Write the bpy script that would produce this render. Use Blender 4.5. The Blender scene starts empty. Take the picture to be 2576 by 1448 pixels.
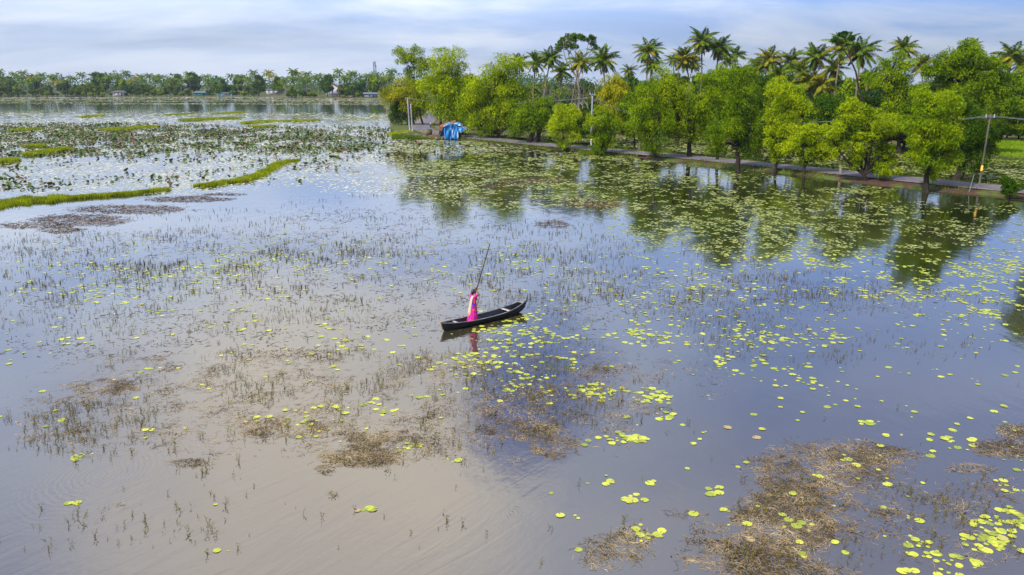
import bpy, math, random
import numpy as np
from mathutils import Vector, Matrix
from mathutils.geometry import tessellate_polygon

rng = np.random.default_rng(7)
random.seed(7)
sc = bpy.context.scene
C = sc.collection
R = math.radians

# ------------------------------------------------------------------ camera
CAMH, PITCH, F = 11.0, R(14.39), 2003.0       # photo measured on a 2576 x 1448 grid
cam_d = bpy.data.cameras.new('camera'); cam = bpy.data.objects.new('camera', cam_d); C.objects.link(cam)
cam_d.sensor_width = 36; cam_d.lens = 28.0; cam_d.clip_end = 12000; cam_d.clip_start = 0.1
cam.location = (0, 0, CAMH); cam.rotation_euler = (math.pi/2 - PITCH, 0, 0)
sc.camera = cam

# ------------------------------------------------------------------ light
SUN_DIR = Vector((-0.60, -0.52, 0.80)).normalized()       # towards the sun
sun_el = math.asin(SUN_DIR.z); sun_rot = math.atan2(SUN_DIR.x, SUN_DIR.y)
sl = bpy.data.lights.new('sun', 'SUN'); so = bpy.data.objects.new('sun', sl); C.objects.link(so)
sl.energy = 5.0; sl.angle = R(2.5); sl.color = (1.0, 0.94, 0.84)
so.rotation_euler = (-SUN_DIR).to_track_quat('-Z', 'Y').to_euler(); so.location = (0, 0, 60)
sc.view_settings.view_transform = 'Standard'; sc.view_settings.look = 'None'
sc.view_settings.exposure = 0.35; sc.view_settings.gamma = 1.0; sc.view_settings.use_curve_mapping = False
sc.cycles.use_denoising = True
sc.cycles.max_bounces = 6; sc.cycles.diffuse_bounces = 2; sc.cycles.glossy_bounces = 3
sc.cycles.transmission_bounces = 3; sc.cycles.volume_bounces = 0; sc.cycles.transparent_max_bounces = 6
sc.cycles.caustics_reflective = False; sc.cycles.caustics_refractive = False

class NT:
    def __init__(s, nt): s.nt = nt
    def n(s, t, **kw):
        nd = s.nt.nodes.new(t)
        for k, v in kw.items():
            if k.startswith('i_'):
                key = k[2:]; key = int(key) if key.isdigit() else key.replace('_', ' ')
                nd.inputs[key].default_value = v
            else: setattr(nd, k, v)
        return nd
    def l(s, a, b): s.nt.links.new(a, b)
    def math(s, op, a, b=None, c=None, clamp=False):
        nd = s.nt.nodes.new('ShaderNodeMath'); nd.operation = op; nd.use_clamp = clamp
        for i, v in enumerate((a, b, c)):
            if v is None: continue
            if hasattr(v, 'default_value') or hasattr(v, 'links'): s.l(v, nd.inputs[i])
            else: nd.inputs[i].default_value = v
        return nd.outputs[0]
    def vmath(s, op, a, b=None):
        nd = s.nt.nodes.new('ShaderNodeVectorMath'); nd.operation = op
        for i, v in enumerate((a, b)):
            if v is None: continue
            if hasattr(v, 'links'): s.l(v, nd.inputs[i])
            else: nd.inputs[i].default_value = v
        return nd
    def sstep(s, x, a, b, lo=0.0, hi=1.0):
        nd = s.nt.nodes.new('ShaderNodeMapRange'); nd.interpolation_type = 'SMOOTHSTEP'
        s.l(x, nd.inputs[0]); nd.inputs[1].default_value = a; nd.inputs[2].default_value = b
        nd.inputs[3].default_value = lo; nd.inputs[4].default_value = hi
        return nd.outputs[0]
    def mix(s, f, a, b):
        nd = s.nt.nodes.new('ShaderNodeMix'); nd.data_type = 'RGBA'
        for sock, v in ((nd.inputs[0], f), (nd.inputs[6], a), (nd.inputs[7], b)):
            if hasattr(v, 'links'): s.l(v, sock)
            else: sock.default_value = v if isinstance(v, float) else (tuple(v) + (1,))[:4]
        return nd.outputs[2]
    def noise(s, vec, scale, detail=3, rough=0.5, dist=0.0):
        nd = s.nt.nodes.new('ShaderNodeTexNoise')
        if vec is not None: s.l(vec, nd.inputs['Vector'])
        nd.inputs['Scale'].default_value = scale; nd.inputs['Detail'].default_value = detail
        nd.inputs['Roughness'].default_value = rough; nd.inputs['Distortion'].default_value = dist
        return nd.outputs[0]

def px_dir(dx, dy):
    """direction of a photo pixel in the place"""
    x = (dx - 1288) / F; u = (724 - dy) / F
    return np.array([x, math.cos(PITCH) + u*math.sin(PITCH), -math.sin(PITCH) + u*math.cos(PITCH)])
def P(dx, dy, z=0.0):
    d = px_dir(dx, dy); t = (z - CAMH) / d[2]
    return Vector((d[0]*t, d[1]*t, z))
def onY(dx, dy, Y):
    d = px_dir(dx, dy); t = Y / d[1]
    return Vector((d[0]*t, Y, CAMH + d[2]*t))
def mpp(Y, z=0.0):          # metres per photo pixel at distance Y
    return (Y*math.cos(PITCH) + (CAMH - z)*math.sin(PITCH)) / F
def topx(p):
    x, y, z = p[0], p[1], p[2] - CAMH
    dep = y*math.cos(PITCH) - z*math.sin(PITCH); up = y*math.sin(PITCH) + z*math.cos(PITCH)
    return 1288 + F*x/dep, 724 - F*up/dep

# world: daylight sky with thin streaky cloud
world = bpy.data.worlds.new('World'); sc.world = world; world.use_nodes = True
wt = NT(world.node_tree); world.node_tree.nodes.clear()
out = wt.n('ShaderNodeOutputWorld'); bg = wt.n('ShaderNodeBackground'); wt.l(bg.outputs[0], out.inputs[0])
bg.inputs[1].default_value = 0.1
sky = wt.n('ShaderNodeTexSky'); sky.sky_type = 'NISHITA'; sky.sun_disc = False
sky.sun_elevation = sun_el; sky.sun_rotation = sun_rot; sky.altitude = 0; sky.air_density = 1.0; sky.dust_density = 1.5; sky.ozone_density = 2.5
tc = wt.n('ShaderNodeTexCoord'); D = wt.vmath('NORMALIZE', tc.outputs['Generated']).outputs[0]
sep = wt.n('ShaderNodeSeparateXYZ'); wt.l(D, sep.inputs[0])
zc = wt.math('ADD', wt.math('MAXIMUM', sep.outputs[2], 0.0), 0.24)
cmb = wt.n('ShaderNodeCombineXYZ')
wt.l(wt.math('DIVIDE', sep.outputs[0], zc), cmb.inputs[0]); wt.l(wt.math('DIVIDE', sep.outputs[1], zc), cmb.inputs[1])
pl = wt.vmath('MULTIPLY', cmb.outputs[0], (0.55, 1.0, 1.0)).outputs[0]
n1 = wt.noise(pl, 1.1, 6, 0.55, 0.5)
n2 = wt.noise(wt.vmath('ADD', pl, (7.3, 2.1, 0)).outputs[0], 2.2, 5, 0.55, 0.4)
n3 = wt.noise(wt.vmath('MULTIPLY', cmb.outputs[0], (0.35, 2.6, 1.0)).outputs[0], 1.6, 6, 0.6, 0.3)
jit = wt.vmath('SCALE', wt.vmath('SUBTRACT', wt.n('ShaderNodeTexNoise', i_Scale=3.0, i_Detail=4.0).outputs[1], (0.5, 0.5, 0.5)).outputs[0]); jit.inputs[3].default_value = 0.22
for nd in world.node_tree.nodes:
    if nd.type == 'TEX_NOISE' and not nd.inputs['Vector'].is_linked: wt.l(D, nd.inputs['Vector'])
DJ = wt.vmath('NORMALIZE', wt.vmath('ADD', D, jit.outputs[0]).outputs[0]).outputs[0]
def blob(px, py, a0, a1):
    d = px_dir(px, py); d[2] = abs(d[2]); d /= np.linalg.norm(d)
    dt = wt.vmath('DOT_PRODUCT', DJ, tuple(d)).outputs['Value']
    return wt.sstep(dt, math.cos(R(a1)), math.cos(R(a0)))
blue = wt.vmath('MULTIPLY', sky.outputs[0], (0.62, 0.86, 1.5)).outputs[0]
cover = wt.sstep(n1, 0.30, 0.62, 0.45, 1.0)
gap = wt.math('MULTIPLY', blob(1345, 1010, 1.0, 7.0), 0.95)
gap2 = wt.math('MULTIPLY', blob(2450, 1080, 4.0, 26.0), 0.42)
cover = wt.math('MULTIPLY', cover, wt.math('SUBTRACT', 1.0, gap))
cover = wt.math('MULTIPLY', cover, wt.math('SUBTRACT', 1.0, gap2))
cool = (4.1, 5.6, 9.0); white = (7.6, 8.3, 9.8); warm = (10.4, 9.3, 7.7); grey = (3.5, 3.9, 5.2)
ccol = wt.mix(wt.sstep(n2, 0.38, 0.66), cool, white)
ccol = wt.mix(wt.math('MULTIPLY', wt.sstep(n3, 0.50, 0.80), 0.30), ccol, (9.6, 9.3, 9.3))
left = wt.sstep(sep.outputs[0], 0.45, -0.55)
ccol = wt.mix(wt.math('MULTIPLY', left, 0.55), ccol, (7.9, 8.7, 10.0))
ccol = wt.mix(wt.math('MULTIPLY', wt.sstep(sep.outputs[2], 0.24, 0.50), 0.60), ccol, grey)
ccol = wt.mix(wt.math('MULTIPLY', blob(820, 1260, 3.0, 19.0), 0.95), ccol, warm)
col = wt.mix(cover, blue, ccol)
horizon = wt.sstep(sep.outputs[2], 0.06, -0.01)
col = wt.mix(wt.math('MULTIPLY', horizon, 0.55), col, (6.6, 7.4, 8.9))
gain = wt.sstep(sep.outputs[2], 0.04, 0.17, 0.76, 1.42)
right = wt.math('SUBTRACT', 1.0, wt.math('MULTIPLY', wt.sstep(sep.outputs[0], -0.1, 0.5), 0.16))
gn = wt.vmath('SCALE', col); wt.l(wt.math('MULTIPLY', gain, right), gn.inputs[3]); col = gn.outputs[0]
wt.l(col, bg.inputs[0])

# ------------------------------------------------------------------ materials
def mat(name, build):
    m = bpy.data.materials.new(name); m.use_nodes = True; nt = NT(m.node_tree); m.node_tree.nodes.clear()
    o = nt.n('ShaderNodeOutputMaterial'); build(nt, o); return m
def principled(nt, o, col, rough=0.7, spec=0.3, bump=None, bstr=0.4, bdist=0.05, metal=0.0):
    b = nt.n('ShaderNodeBsdfPrincipled')
    if hasattr(col, 'links'): nt.l(col, b.inputs['Base Color'])
    else: b.inputs['Base Color'].default_value = tuple(col) + (1,)
    b.inputs['Roughness'].default_value = rough; b.inputs['Specular IOR Level'].default_value = spec
    b.inputs['Metallic'].default_value = metal
    if bump is not None:
        bp = nt.n('ShaderNodeBump'); bp.inputs['Strength'].default_value = bstr; bp.inputs['Distance'].default_value = bdist
        nt.l(bump, bp.inputs['Height']); nt.l(bp.outputs[0], b.inputs['Normal'])
    if o is not None: nt.l(b.outputs[0], o.inputs[0])
    return b
def simple(name, c1, c2=None, scale=3.0, rough=0.75, spec=0.25, bstr=0.3, bdist=0.03, metal=0.0, stretch=(1, 1, 1)):
    c2 = c2 or tuple(v*0.7 for v in c1)
    def b(nt, o):
        t = nt.n('ShaderNodeTexCoord'); v = nt.vmath('MULTIPLY', t.outputs['Object'], stretch).outputs[0]
        n = nt.noise(v, scale, 6, 0.6, 0.2)
        n2_ = nt.noise(v, scale*6, 4, 0.6)
        f = nt.sstep(nt.math('ADD', nt.math('MULTIPLY', n, 0.7), nt.math('MULTIPLY', n2_, 0.3)), 0.36, 0.64)
        principled(nt, o, nt.mix(f, c1, c2), rough, spec, n2_, bstr, bdist, metal)
    return mat(name, b)
def leaf(name, cols, trans=0.35, rough=0.6, clump=0.35, spec=0.06, tcol=None, objvar=0.25):
    """cols: dark, mid, light; one hue per leaf island, clumps by position"""
    def b(nt, o):
        g = nt.n('ShaderNodeNewGeometry'); t = nt.n('ShaderNodeTexCoord'); oi = nt.n('ShaderNodeObjectInfo')
        n = nt.noise(t.outputs['Object'], clump, 2, 0.5)
        f = nt.math('ADD', nt.math('MULTIPLY', g.outputs['Random Per Island'], 0.55), nt.math('MULTIPLY', nt.sstep(n, 0.35, 0.65), 0.45))
        f = nt.math('ADD', f, nt.math('MULTIPLY', nt.math('SUBTRACT', oi.outputs['Random'], 0.5), objvar), clamp=True)
        c = nt.mix(nt.sstep(f, 0.0, 0.5), cols[0], cols[1]); c = nt.mix(nt.sstep(f, 0.5, 1.0), c, cols[2])
        p = principled(nt, None, c, rough, spec)
        if trans > 0:
            tr = nt.n('ShaderNodeBsdfTranslucent')
            nt.l(nt.vmath('MULTIPLY', c, tcol or (1.25, 1.15, 0.5)).outputs[0], tr.inputs[0])
            mx = nt.n('ShaderNodeMixShader'); mx.inputs[0].default_value = trans
            nt.l(p.outputs[0], mx.inputs[1]); nt.l(tr.outputs[0], mx.inputs[2]); nt.l(mx.outputs[0], o.inputs[0])
        else: nt.l(p.outputs[0], o.inputs[0])
    return mat(name, b)

M = {}
M['leaf_bright'] = leaf('leaf_bright', [(.040, .080, .0005), (.185, .270, .0008), (.43, .50, .002)], trans=.24)
M['leaf_mid'] = leaf('leaf_mid', [(.026, .062, .0005), (.125, .210, .0008), (.31, .39, .002)], trans=.24)
M['leaf_deep'] = leaf('leaf_deep', [(.012, .036, .003), (.050, .115, .003), (.15, .22, .006)])
M['leaf_yellow'] = leaf('leaf_yellow', [(.13, .17, .003), (.28, .30, .005), (.46, .40, .010)])
M['leaf_blue'] = leaf('leaf_blue', [(.010, .048, .016), (.036, .110, .018), (.11, .20, .015)])
M['leaf_olive'] = leaf('leaf_olive', [(.045, .075, .006), (.11, .155, .010), (.21, .25, .02)])
M['palm_green'] = leaf('palm_green', [(.030, .065, .006), (.085, .145, .008), (.20, .24, .012)], trans=.3, clump=.8, rough=.45)
M['palm_gold'] = leaf('palm_gold', [(.07, .095, .006), (.20, .195, .010), (.36, .29, .02)], trans=.3, clump=.8)
M['palm_brown'] = leaf('palm_brown', [(.10, .055, .02), (.18, .11, .04), (.28, .19, .08)], trans=.15, clump=.8)
M['bark_dark'] = simple('bark_dark', (.045, .035, .026), (.018, .014, .011), 5, .9, .1, .6, .05)
M['bark_grey'] = simple('bark_grey', (.22, .19, .16), (.11, .09, .075), 4, .9, .1, .5, .05)
M['bark_palm'] = simple('bark_palm', (.20, .17, .14), (.09, .072, .06), 3, .9, .1, .5, .05, stretch=(1, 1, 4))
M['coconut'] = simple('coconut', (.20, .13, .02), (.08, .09, .015), 6)
M['soil'] = simple('soil', (.16, .072, .045), (.075, .050, .030), 1.2, .95, .1, .7, .08)
M['grass'] = leaf('grass', [(.13, .17, .004), (.24, .29, .006), (.38, .42, .012)], trans=.3, clump=.5)
M['paddy_blade'] = leaf('paddy_blade', [(.10, .17, .006), (.16, .26, .008), (.22, .33, .012)], trans=.3, clump=.1)
M['verge'] = leaf('verge', [(.045, .075, .008), (.10, .15, .012), (.18, .23, .02)], trans=.3, clump=.5)
def land_b(nt, o):
    t = nt.n('ShaderNodeTexCoord'); n = nt.noise(t.outputs['Object'], .12, 6, .6); n2_ = nt.noise(t.outputs['Object'], 2.5, 5, .6)
    c = nt.mix(nt.sstep(n, .4, .6), (.055, .085, .015), (.11, .085, .045))
    c = nt.mix(nt.math('MULTIPLY', nt.sstep(n2_, .45, .65), .5), c, (.05, .045, .025))
    principled(nt, o, c, .95, .1, n2_, .8, .1)
M['land'] = mat('land', land_b)
def bank_b(nt, o):
    t = nt.n('ShaderNodeTexCoord'); n = nt.noise(t.outputs['Object'], .25, 6, .65); n2_ = nt.noise(t.outputs['Object'], 4, 5, .65)
    c = nt.mix(nt.sstep(n2_, .35, .65), (.080, .042, .030), (.040, .028, .020))
    c = nt.mix(nt.sstep(n, .46, .56), c, (.07, .095, .02))
    principled(nt, o, c, .95, .1, n2_, .9, .08)
M['bank'] = mat('bank', bank_b)
def road_b(nt, o):
    t = nt.n('ShaderNodeTexCoord'); n = nt.noise(t.outputs['Object'], .5, 6, .6); n2_ = nt.noise(t.outputs['Object'], 9, 4, .6)
    c = nt.mix(nt.sstep(n, .35, .65), (.085, .079, .092), (.130, .118, .132))
    c = nt.mix(nt.math('MULTIPLY', nt.sstep(n2_, .5, .7), .4), c, (.18, .155, .14))
    principled(nt, o, c, .85, .25, n2_, .3, .02)
M['road'] = mat('road', road_b)
M['shoulder'] = simple('shoulder', (.21, .175, .155), (.11, .085, .07), 1.5, .95, .1, .6, .04)
M['concrete'] = simple('concrete', (.25, .25, .265), (.18, .18, .19), 2, .8, .2, .2, .01)
M['dark_pole'] = simple('dark_pole', (.10, .085, .075), (.06, .05, .045), 2, .85)
M['bin_wall'] = simple('bin_wall', (.17, .15, .09), (.09, .085, .045), 2, .9)
M['wire'] = simple('wire', (.30, .32, .34), None, 2, .5)
M['yellow_paint'] = simple('yellow_paint', (.75, .45, .03), (.60, .33, .03), 6, .6)
M['white_wall'] = simple('white_wall', (.50, .50, .54), (.40, .41, .44), .6, .85)
M['tile_roof'] = simple('tile_roof', (.50, .16, .07), (.34, .10, .05), 1.5, .85)
M['green_wall'] = simple('green_wall', (.04, .25, .20), (.03, .17, .14), 1, .8)
M['grey_sheet'] = simple('grey_sheet', (.30, .34, .40), (.20, .22, .26), 1, .6)
M['pink_wall'] = simple('pink_wall', (.48, .30, .28), (.36, .24, .22), 1, .85)
M['dark_open'] = simple('dark_open', (.02, .02, .025), None, 1, .6)
M['steel'] = simple('steel', (.20, .20, .26), (.12, .12, .16), 3, .5)
M['wood_pole'] = simple('wood_pole', (.06, .035, .028), (.03, .018, .015), 8, .7, .3, .3, .01, stretch=(1, 1, .2))
M['hull'] = simple('hull', (.009, .010, .012), (.024, .023, .023), 3.0, .5, .25, .5, .012, stretch=(.35, 2.5, 2.5))
M['hull_in'] = simple('hull_in', (.008, .009, .013), (.020, .022, .028), 4, .45, .3, .4, .01, stretch=(.5, 2, 2))
M['gunwale'] = simple('gunwale', (.22, .215, .21), (.07, .066, .062), 7, .6, .3, .3, .01, stretch=(.4, 2, 2))
M['plank'] = simple('plank', (.50, .47, .44), (.24, .21, .19), 6, .7, .3, .3, .01, stretch=(1, .3, 1))
M['ochre'] = simple('ochre', (.42, .25, .04), (.22, .12, .03), 8, .6)
M['bilge'] = simple('bilge', (.05, .075, .11), (.02, .025, .03), 3, .12, .6, .2, .01)  # wet canoe floor, its bluish reflection put into the base colour
M['skin'] = simple('skin', (.20, .095, .055), (.15, .07, .04), 6, .55, .35)
M['hair'] = simple('hair', (.012, .010, .012), (.03, .026, .026), 20, .45, .5, stretch=(1, 1, .2))
M['eye'] = simple('eye', (.6, .58, .55), None, 6, .3)
M['towel'] = simple('towel', (.62, .50, .36), (.40, .30, .20), 10, .9, .1, .4, .01, stretch=(1, 1, .15))
M['shirt_dark'] = simple('shirt_dark', (.035, .06, .085), None, 4, .9)
M['lungi'] = simple('lungi', (.20, .22, .26), None, 4, .9)
M['cap'] = simple('cap', (.75, .75, .75), None, 4, .9)
M['cloth_navy'] = simple('cloth_navy', (.02, .05, .30), (.01, .03, .16), 1.5, .8)
M['rust_sheet'] = simple('rust_sheet', (.26, .08, .05), (.16, .07, .05), 1.5, .8)
M['timber'] = simple('timber', (.12, .075, .05), (.06, .04, .03), 3, .85)
M['rubble'] = simple('rubble', (.28, .24, .22), (.14, .11, .10), 2, .9)
M['feather'] = simple('feather', (.02, .018, .02), None, 5, .6)
def dress_b(nt, o):
    t = nt.n('ShaderNodeTexCoord'); v = t.outputs['Object']
    vo = nt.n('ShaderNodeTexVoronoi', i_Scale=7.0); nt.l(v, vo.inputs['Vector'])
    n = nt.noise(v, 7, 3, .6, 1.0); n_ = nt.noise(nt.vmath('ADD', v, (3, 5, 1)).outputs[0], 9, 2, .5, .5)
    c = nt.mix(nt.sstep(n_, .56, .62), (.60, .008, .19), (.75, .09, .05))
    c = nt.mix(nt.math('MULTIPLY', nt.sstep(vo.outputs['Distance'], .46, .40), nt.sstep(n, .46, .52)), c, (.03, .03, .36))
    principled(nt, o, c, .8, .2, n, .2, .02)
M['dress'] = mat('dress', dress_b)
def tarp_b(nt, o):
    t = nt.n('ShaderNodeTexCoord'); v = nt.vmath('MULTIPLY', t.outputs['Object'], (1.2, 1, .35)).outputs[0]
    n = nt.noise(v, .9, 4, .55, .8); n_ = nt.noise(v, 7, 4, .6)
    c = nt.mix(nt.sstep(n, .63, .66), (.006, .15, .46), (.58, .64, .76))
    c = nt.mix(nt.math('MULTIPLY', n_, .35), c, (.05, .28, .50))
    principled(nt, o, c, .45, .4, n_, .4, .05)
M['tarp'] = mat('tarp', tarp_b)
def tarp2_b(nt, o):
    t = nt.n('ShaderNodeTexCoord'); v = nt.vmath('MULTIPLY', t.outputs['Object'], (.5, 1.6, 1)).outputs[0]
    n = nt.noise(v, 1.0, 4, .55, 1.2); n_ = nt.noise(v, 7, 4, .6)
    c = nt.mix(nt.sstep(n, .42, .50), (.56, .62, .74), (.015, .18, .48))
    principled(nt, o, c, .45, .4, n_, .4, .05)
M['tarp_pale'] = mat('tarp_pale', tarp2_b)
# water plants
def pad_b(cols):
    def b(nt, o):
        g = nt.n('ShaderNodeNewGeometry'); oi = nt.n('ShaderNodeObjectInfo')
        r = nt.math('FRACT', nt.math('ADD', g.outputs['Random Per Island'], oi.outputs['Random']))
        c = nt.mix(nt.sstep(r, 0, .45), cols[0], cols[1]); c = nt.mix(nt.sstep(r, .45, .93), c, cols[2])
        c = nt.mix(nt.sstep(r, .982, .988), c, cols[3])
        t = nt.n('ShaderNodeTexCoord'); n = nt.noise(t.outputs['Object'], 14, 3, .6)
        c = nt.mix(nt.math('MULTIPLY', nt.sstep(n, .5, .72), .35), c, cols[0])
        p = principled(nt, None, c, .42, .35, n, .15, .01)
        tr = nt.n('ShaderNodeBsdfTranslucent'); nt.l(c, tr.inputs[0])
        mx = nt.n('ShaderNodeMixShader'); mx.inputs[0].default_value = .12
        nt.l(p.outputs[0], mx.inputs[1]); nt.l(tr.outputs[0], mx.inputs[2]); nt.l(mx.outputs[0], o.inputs[0])
    return b
M['pad'] = mat('pad', pad_b([(.24, .29, .03), (.40, .44, .04), (.54, .56, .06), (.42, .30, .14)]))
M['pad_far'] = mat('pad_far', pad_b([(.16, .21, .04), (.30, .35, .07), (.46, .46, .12), (.38, .28, .16)]))
M['leaf_sky_sheen'] = mat('leaf_sky_sheen', pad_b([(.38, .40, .24), (.50, .50, .34), (.60, .60, .46), (.46, .40, .30)]))  # small waxy leaves; the sky they reflect is put into the cream tone
M['carpet_far'] = leaf('carpet_far', [(.14, .18, .03), (.26, .26, .12), (.38, .35, .27)], trans=0, clump=.05)
M['sprig'] = leaf('sprig', [(.045, .042, .007), (.13, .105, .018), (.27, .20, .05)], trans=.1, rough=.5, clump=1.0)
M['reed'] = leaf('reed', [(.05, .09, .015), (.08, .14, .02), (.12, .17, .03)], trans=.2)
M['lotus'] = leaf('lotus', [(.020, .045, .010), (.050, .090, .016), (.14, .18, .045)], trans=.12, rough=.5, spec=.15, clump=.3)
M['lotus_brown'] = leaf('lotus_brown', [(.04, .018, .012), (.12, .055, .03), (.20, .10, .06)], trans=.1)
M['weed_tan'] = leaf('weed_tan', [(.065, .042, .020), (.27, .19, .09), (.54, .42, .23)], trans=0, rough=.6, clump=.8)
M['weed_brown'] = leaf('weed_brown', [(.030, .018, .012), (.085, .050, .028), (.17, .11, .055)], trans=0, rough=.6, clump=.6)
M['weed_bits'] = leaf('weed_bits', [(.012, .012, .008), (.04, .035, .018), (.09, .07, .03)], trans=0)

def water_b(nt, o):
    g = nt.n('ShaderNodeNewGeometry'); pos = g.outputs['Position']
    sp = nt.n('ShaderNodeSeparateXYZ'); nt.l(pos, sp.inputs[0])
    n = nt.noise(pos, .08, 4, .55, .4)
    body = nt.mix(nt.sstep(n, .35, .65), (.010, .012, .003), (.026, .026, .012))
    near = nt.sstep(sp.outputs[1], 45.0, 12.0)
    body = nt.mix(nt.math('MULTIPLY', near, .8), body, (.085, .070, .052))  # muddy tone, with reflected cloud brightness put into the nearer water
    a = nt.noise(nt.vmath('MULTIPLY', pos, (1, .55, 1)).outputs[0], 1.1, 3, .5)
    b_ = nt.noise(pos, 5.5, 3, .5)
    h = nt.math('ADD', nt.math('MULTIPLY', a, .010), nt.math('MULTIPLY', b_, .0016))
    # wake swells, lower left, running up to the right
    rot = nt.n('ShaderNodeVectorRotate', rotation_type='Z_AXIS'); nt.l(pos, rot.inputs['Vector']); rot.inputs['Angle'].default_value = R(-52)
    sw = nt.n('ShaderNodeTexNoise', i_Scale=1.0, i_Detail=3.0, i_Distortion=1.2); nt.l(nt.vmath('MULTIPLY', rot.outputs[0], (.28, 1.7, 1)).outputs[0], sw.inputs['Vector'])
    q = P(600, 1330); dq = nt.vmath('DISTANCE', pos, (q.x, q.y, 0)).outputs['Value']
    h = nt.math('ADD', h, nt.math('MULTIPLY', nt.math('MULTIPLY', sw.outputs[0], .017), nt.sstep(dq, 11, 2)))
    for (cx, cy, wl, r0, r1, amp) in ((255, 1195, .16, .1, 3.6, .0018), (800, 900, .34, .3, 8.0, .0022), (1165, 830, .42, .2, 5.0, .0022), (1010, 1262, .12, 0, .5, .0010), (357, 1145, .1, 0, .4, .0012), (1290, 1290, .1, 0, .4, .0010)):
        c = P(cx, cy); d = nt.vmath('DISTANCE', nt.vmath('MULTIPLY', pos, (1, .8, 1)).outputs[0], (c.x, c.y*.8, 0)).outputs['Value']
        s_ = nt.math('SINE', nt.math('ADD', nt.math('MULTIPLY', d, 2*math.pi/wl), nt.math('MULTIPLY', a, 14.0)))
        h = nt.math('ADD', h, nt.math('MULTIPLY', nt.math('MULTIPLY', s_, amp), nt.math('MULTIPLY', nt.sstep(d, r1, r0), nt.sstep(b_, .38, .62))))
    bp = nt.n('ShaderNodeBump'); bp.inputs['Strength'].default_value = 1.0; bp.inputs['Distance'].default_value = 1.0; nt.l(h, bp.inputs['Height'])
    df = nt.n('ShaderNodeBsdfDiffuse'); nt.l(body, df.inputs[0])
    gl = nt.n('ShaderNodeBsdfGlossy'); gl.inputs['Roughness'].default_value = .045; gl.inputs[0].default_value = (.97, .98, 1, 1)
    nt.l(bp.outputs[0], gl.inputs['Normal'])
    fr = nt.n('ShaderNodeFresnel'); fr.inputs[0].default_value = 2.5
    mx = nt.n('ShaderNodeMixShader'); nt.l(fr.outputs[0], mx.inputs[0]); nt.l(df.outputs[0], mx.inputs[1]); nt.l(gl.outputs[0], mx.inputs[2])
    nt.l(mx.outputs[0], o.inputs[0])
M['water'] = mat('water', water_b)

# ------------------------------------------------------------------ geometry helpers
def np_mesh(name, V, Fs, m, smooth=False, midx=None):
    """V (n,3); Fs list of (k, w) int arrays"""
    me = bpy.data.meshes.new(name); V = np.asarray(V, np.float32)
    Fs = [np.asarray(f, np.int32) for f in (Fs if isinstance(Fs, list) else [Fs]) if len(f)]
    me.vertices.add(len(V)); me.vertices.foreach_set('co', V.ravel())
    li = np.concatenate([f.ravel() for f in Fs]); lt = np.concatenate([np.full(len(f), f.shape[1], np.int32) for f in Fs])
    ls = np.concatenate([[0], np.cumsum(lt)[:-1]]).astype(np.int32)
    me.loops.add(len(li)); me.loops.foreach_set('vertex_index', li)
    me.polygons.add(len(lt)); me.polygons.foreach_set('loop_start', ls); me.polygons.foreach_set('loop_total', lt)
    for x in (m if isinstance(m, (list, tuple)) else [m]): me.materials.append(M[x])
    if midx is not None: me.polygons.foreach_set('material_index', np.asarray(midx, np.int32))
    me.update(calc_edges=True)
    if smooth: me.polygons.foreach_set('use_smooth', np.ones(len(lt), bool))
    return me
def ob(name, me, parent=None, loc=(0, 0, 0), rz=0.0, sc_=1.0):
    o = bpy.data.objects.new(name, me); C.objects.link(o)
    if parent is not None: o.parent = parent
    o.location = loc; o.rotation_euler = (0, 0, rz); o.scale = (sc_,)*3 if isinstance(sc_, (int, float)) else sc_
    return o
def tag(o, label=None, cat=None, group=None, kind=None):
    if label: o['label'] = label
    if cat: o['category'] = cat
    if group: o['group'] = group
    if kind: o['kind'] = kind
    return o
def thing(name, loc, label, cat, group=None, rz=0.0, s=1.0):
    return tag(ob(name, None, None, loc, rz, s), label, cat, group)
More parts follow.
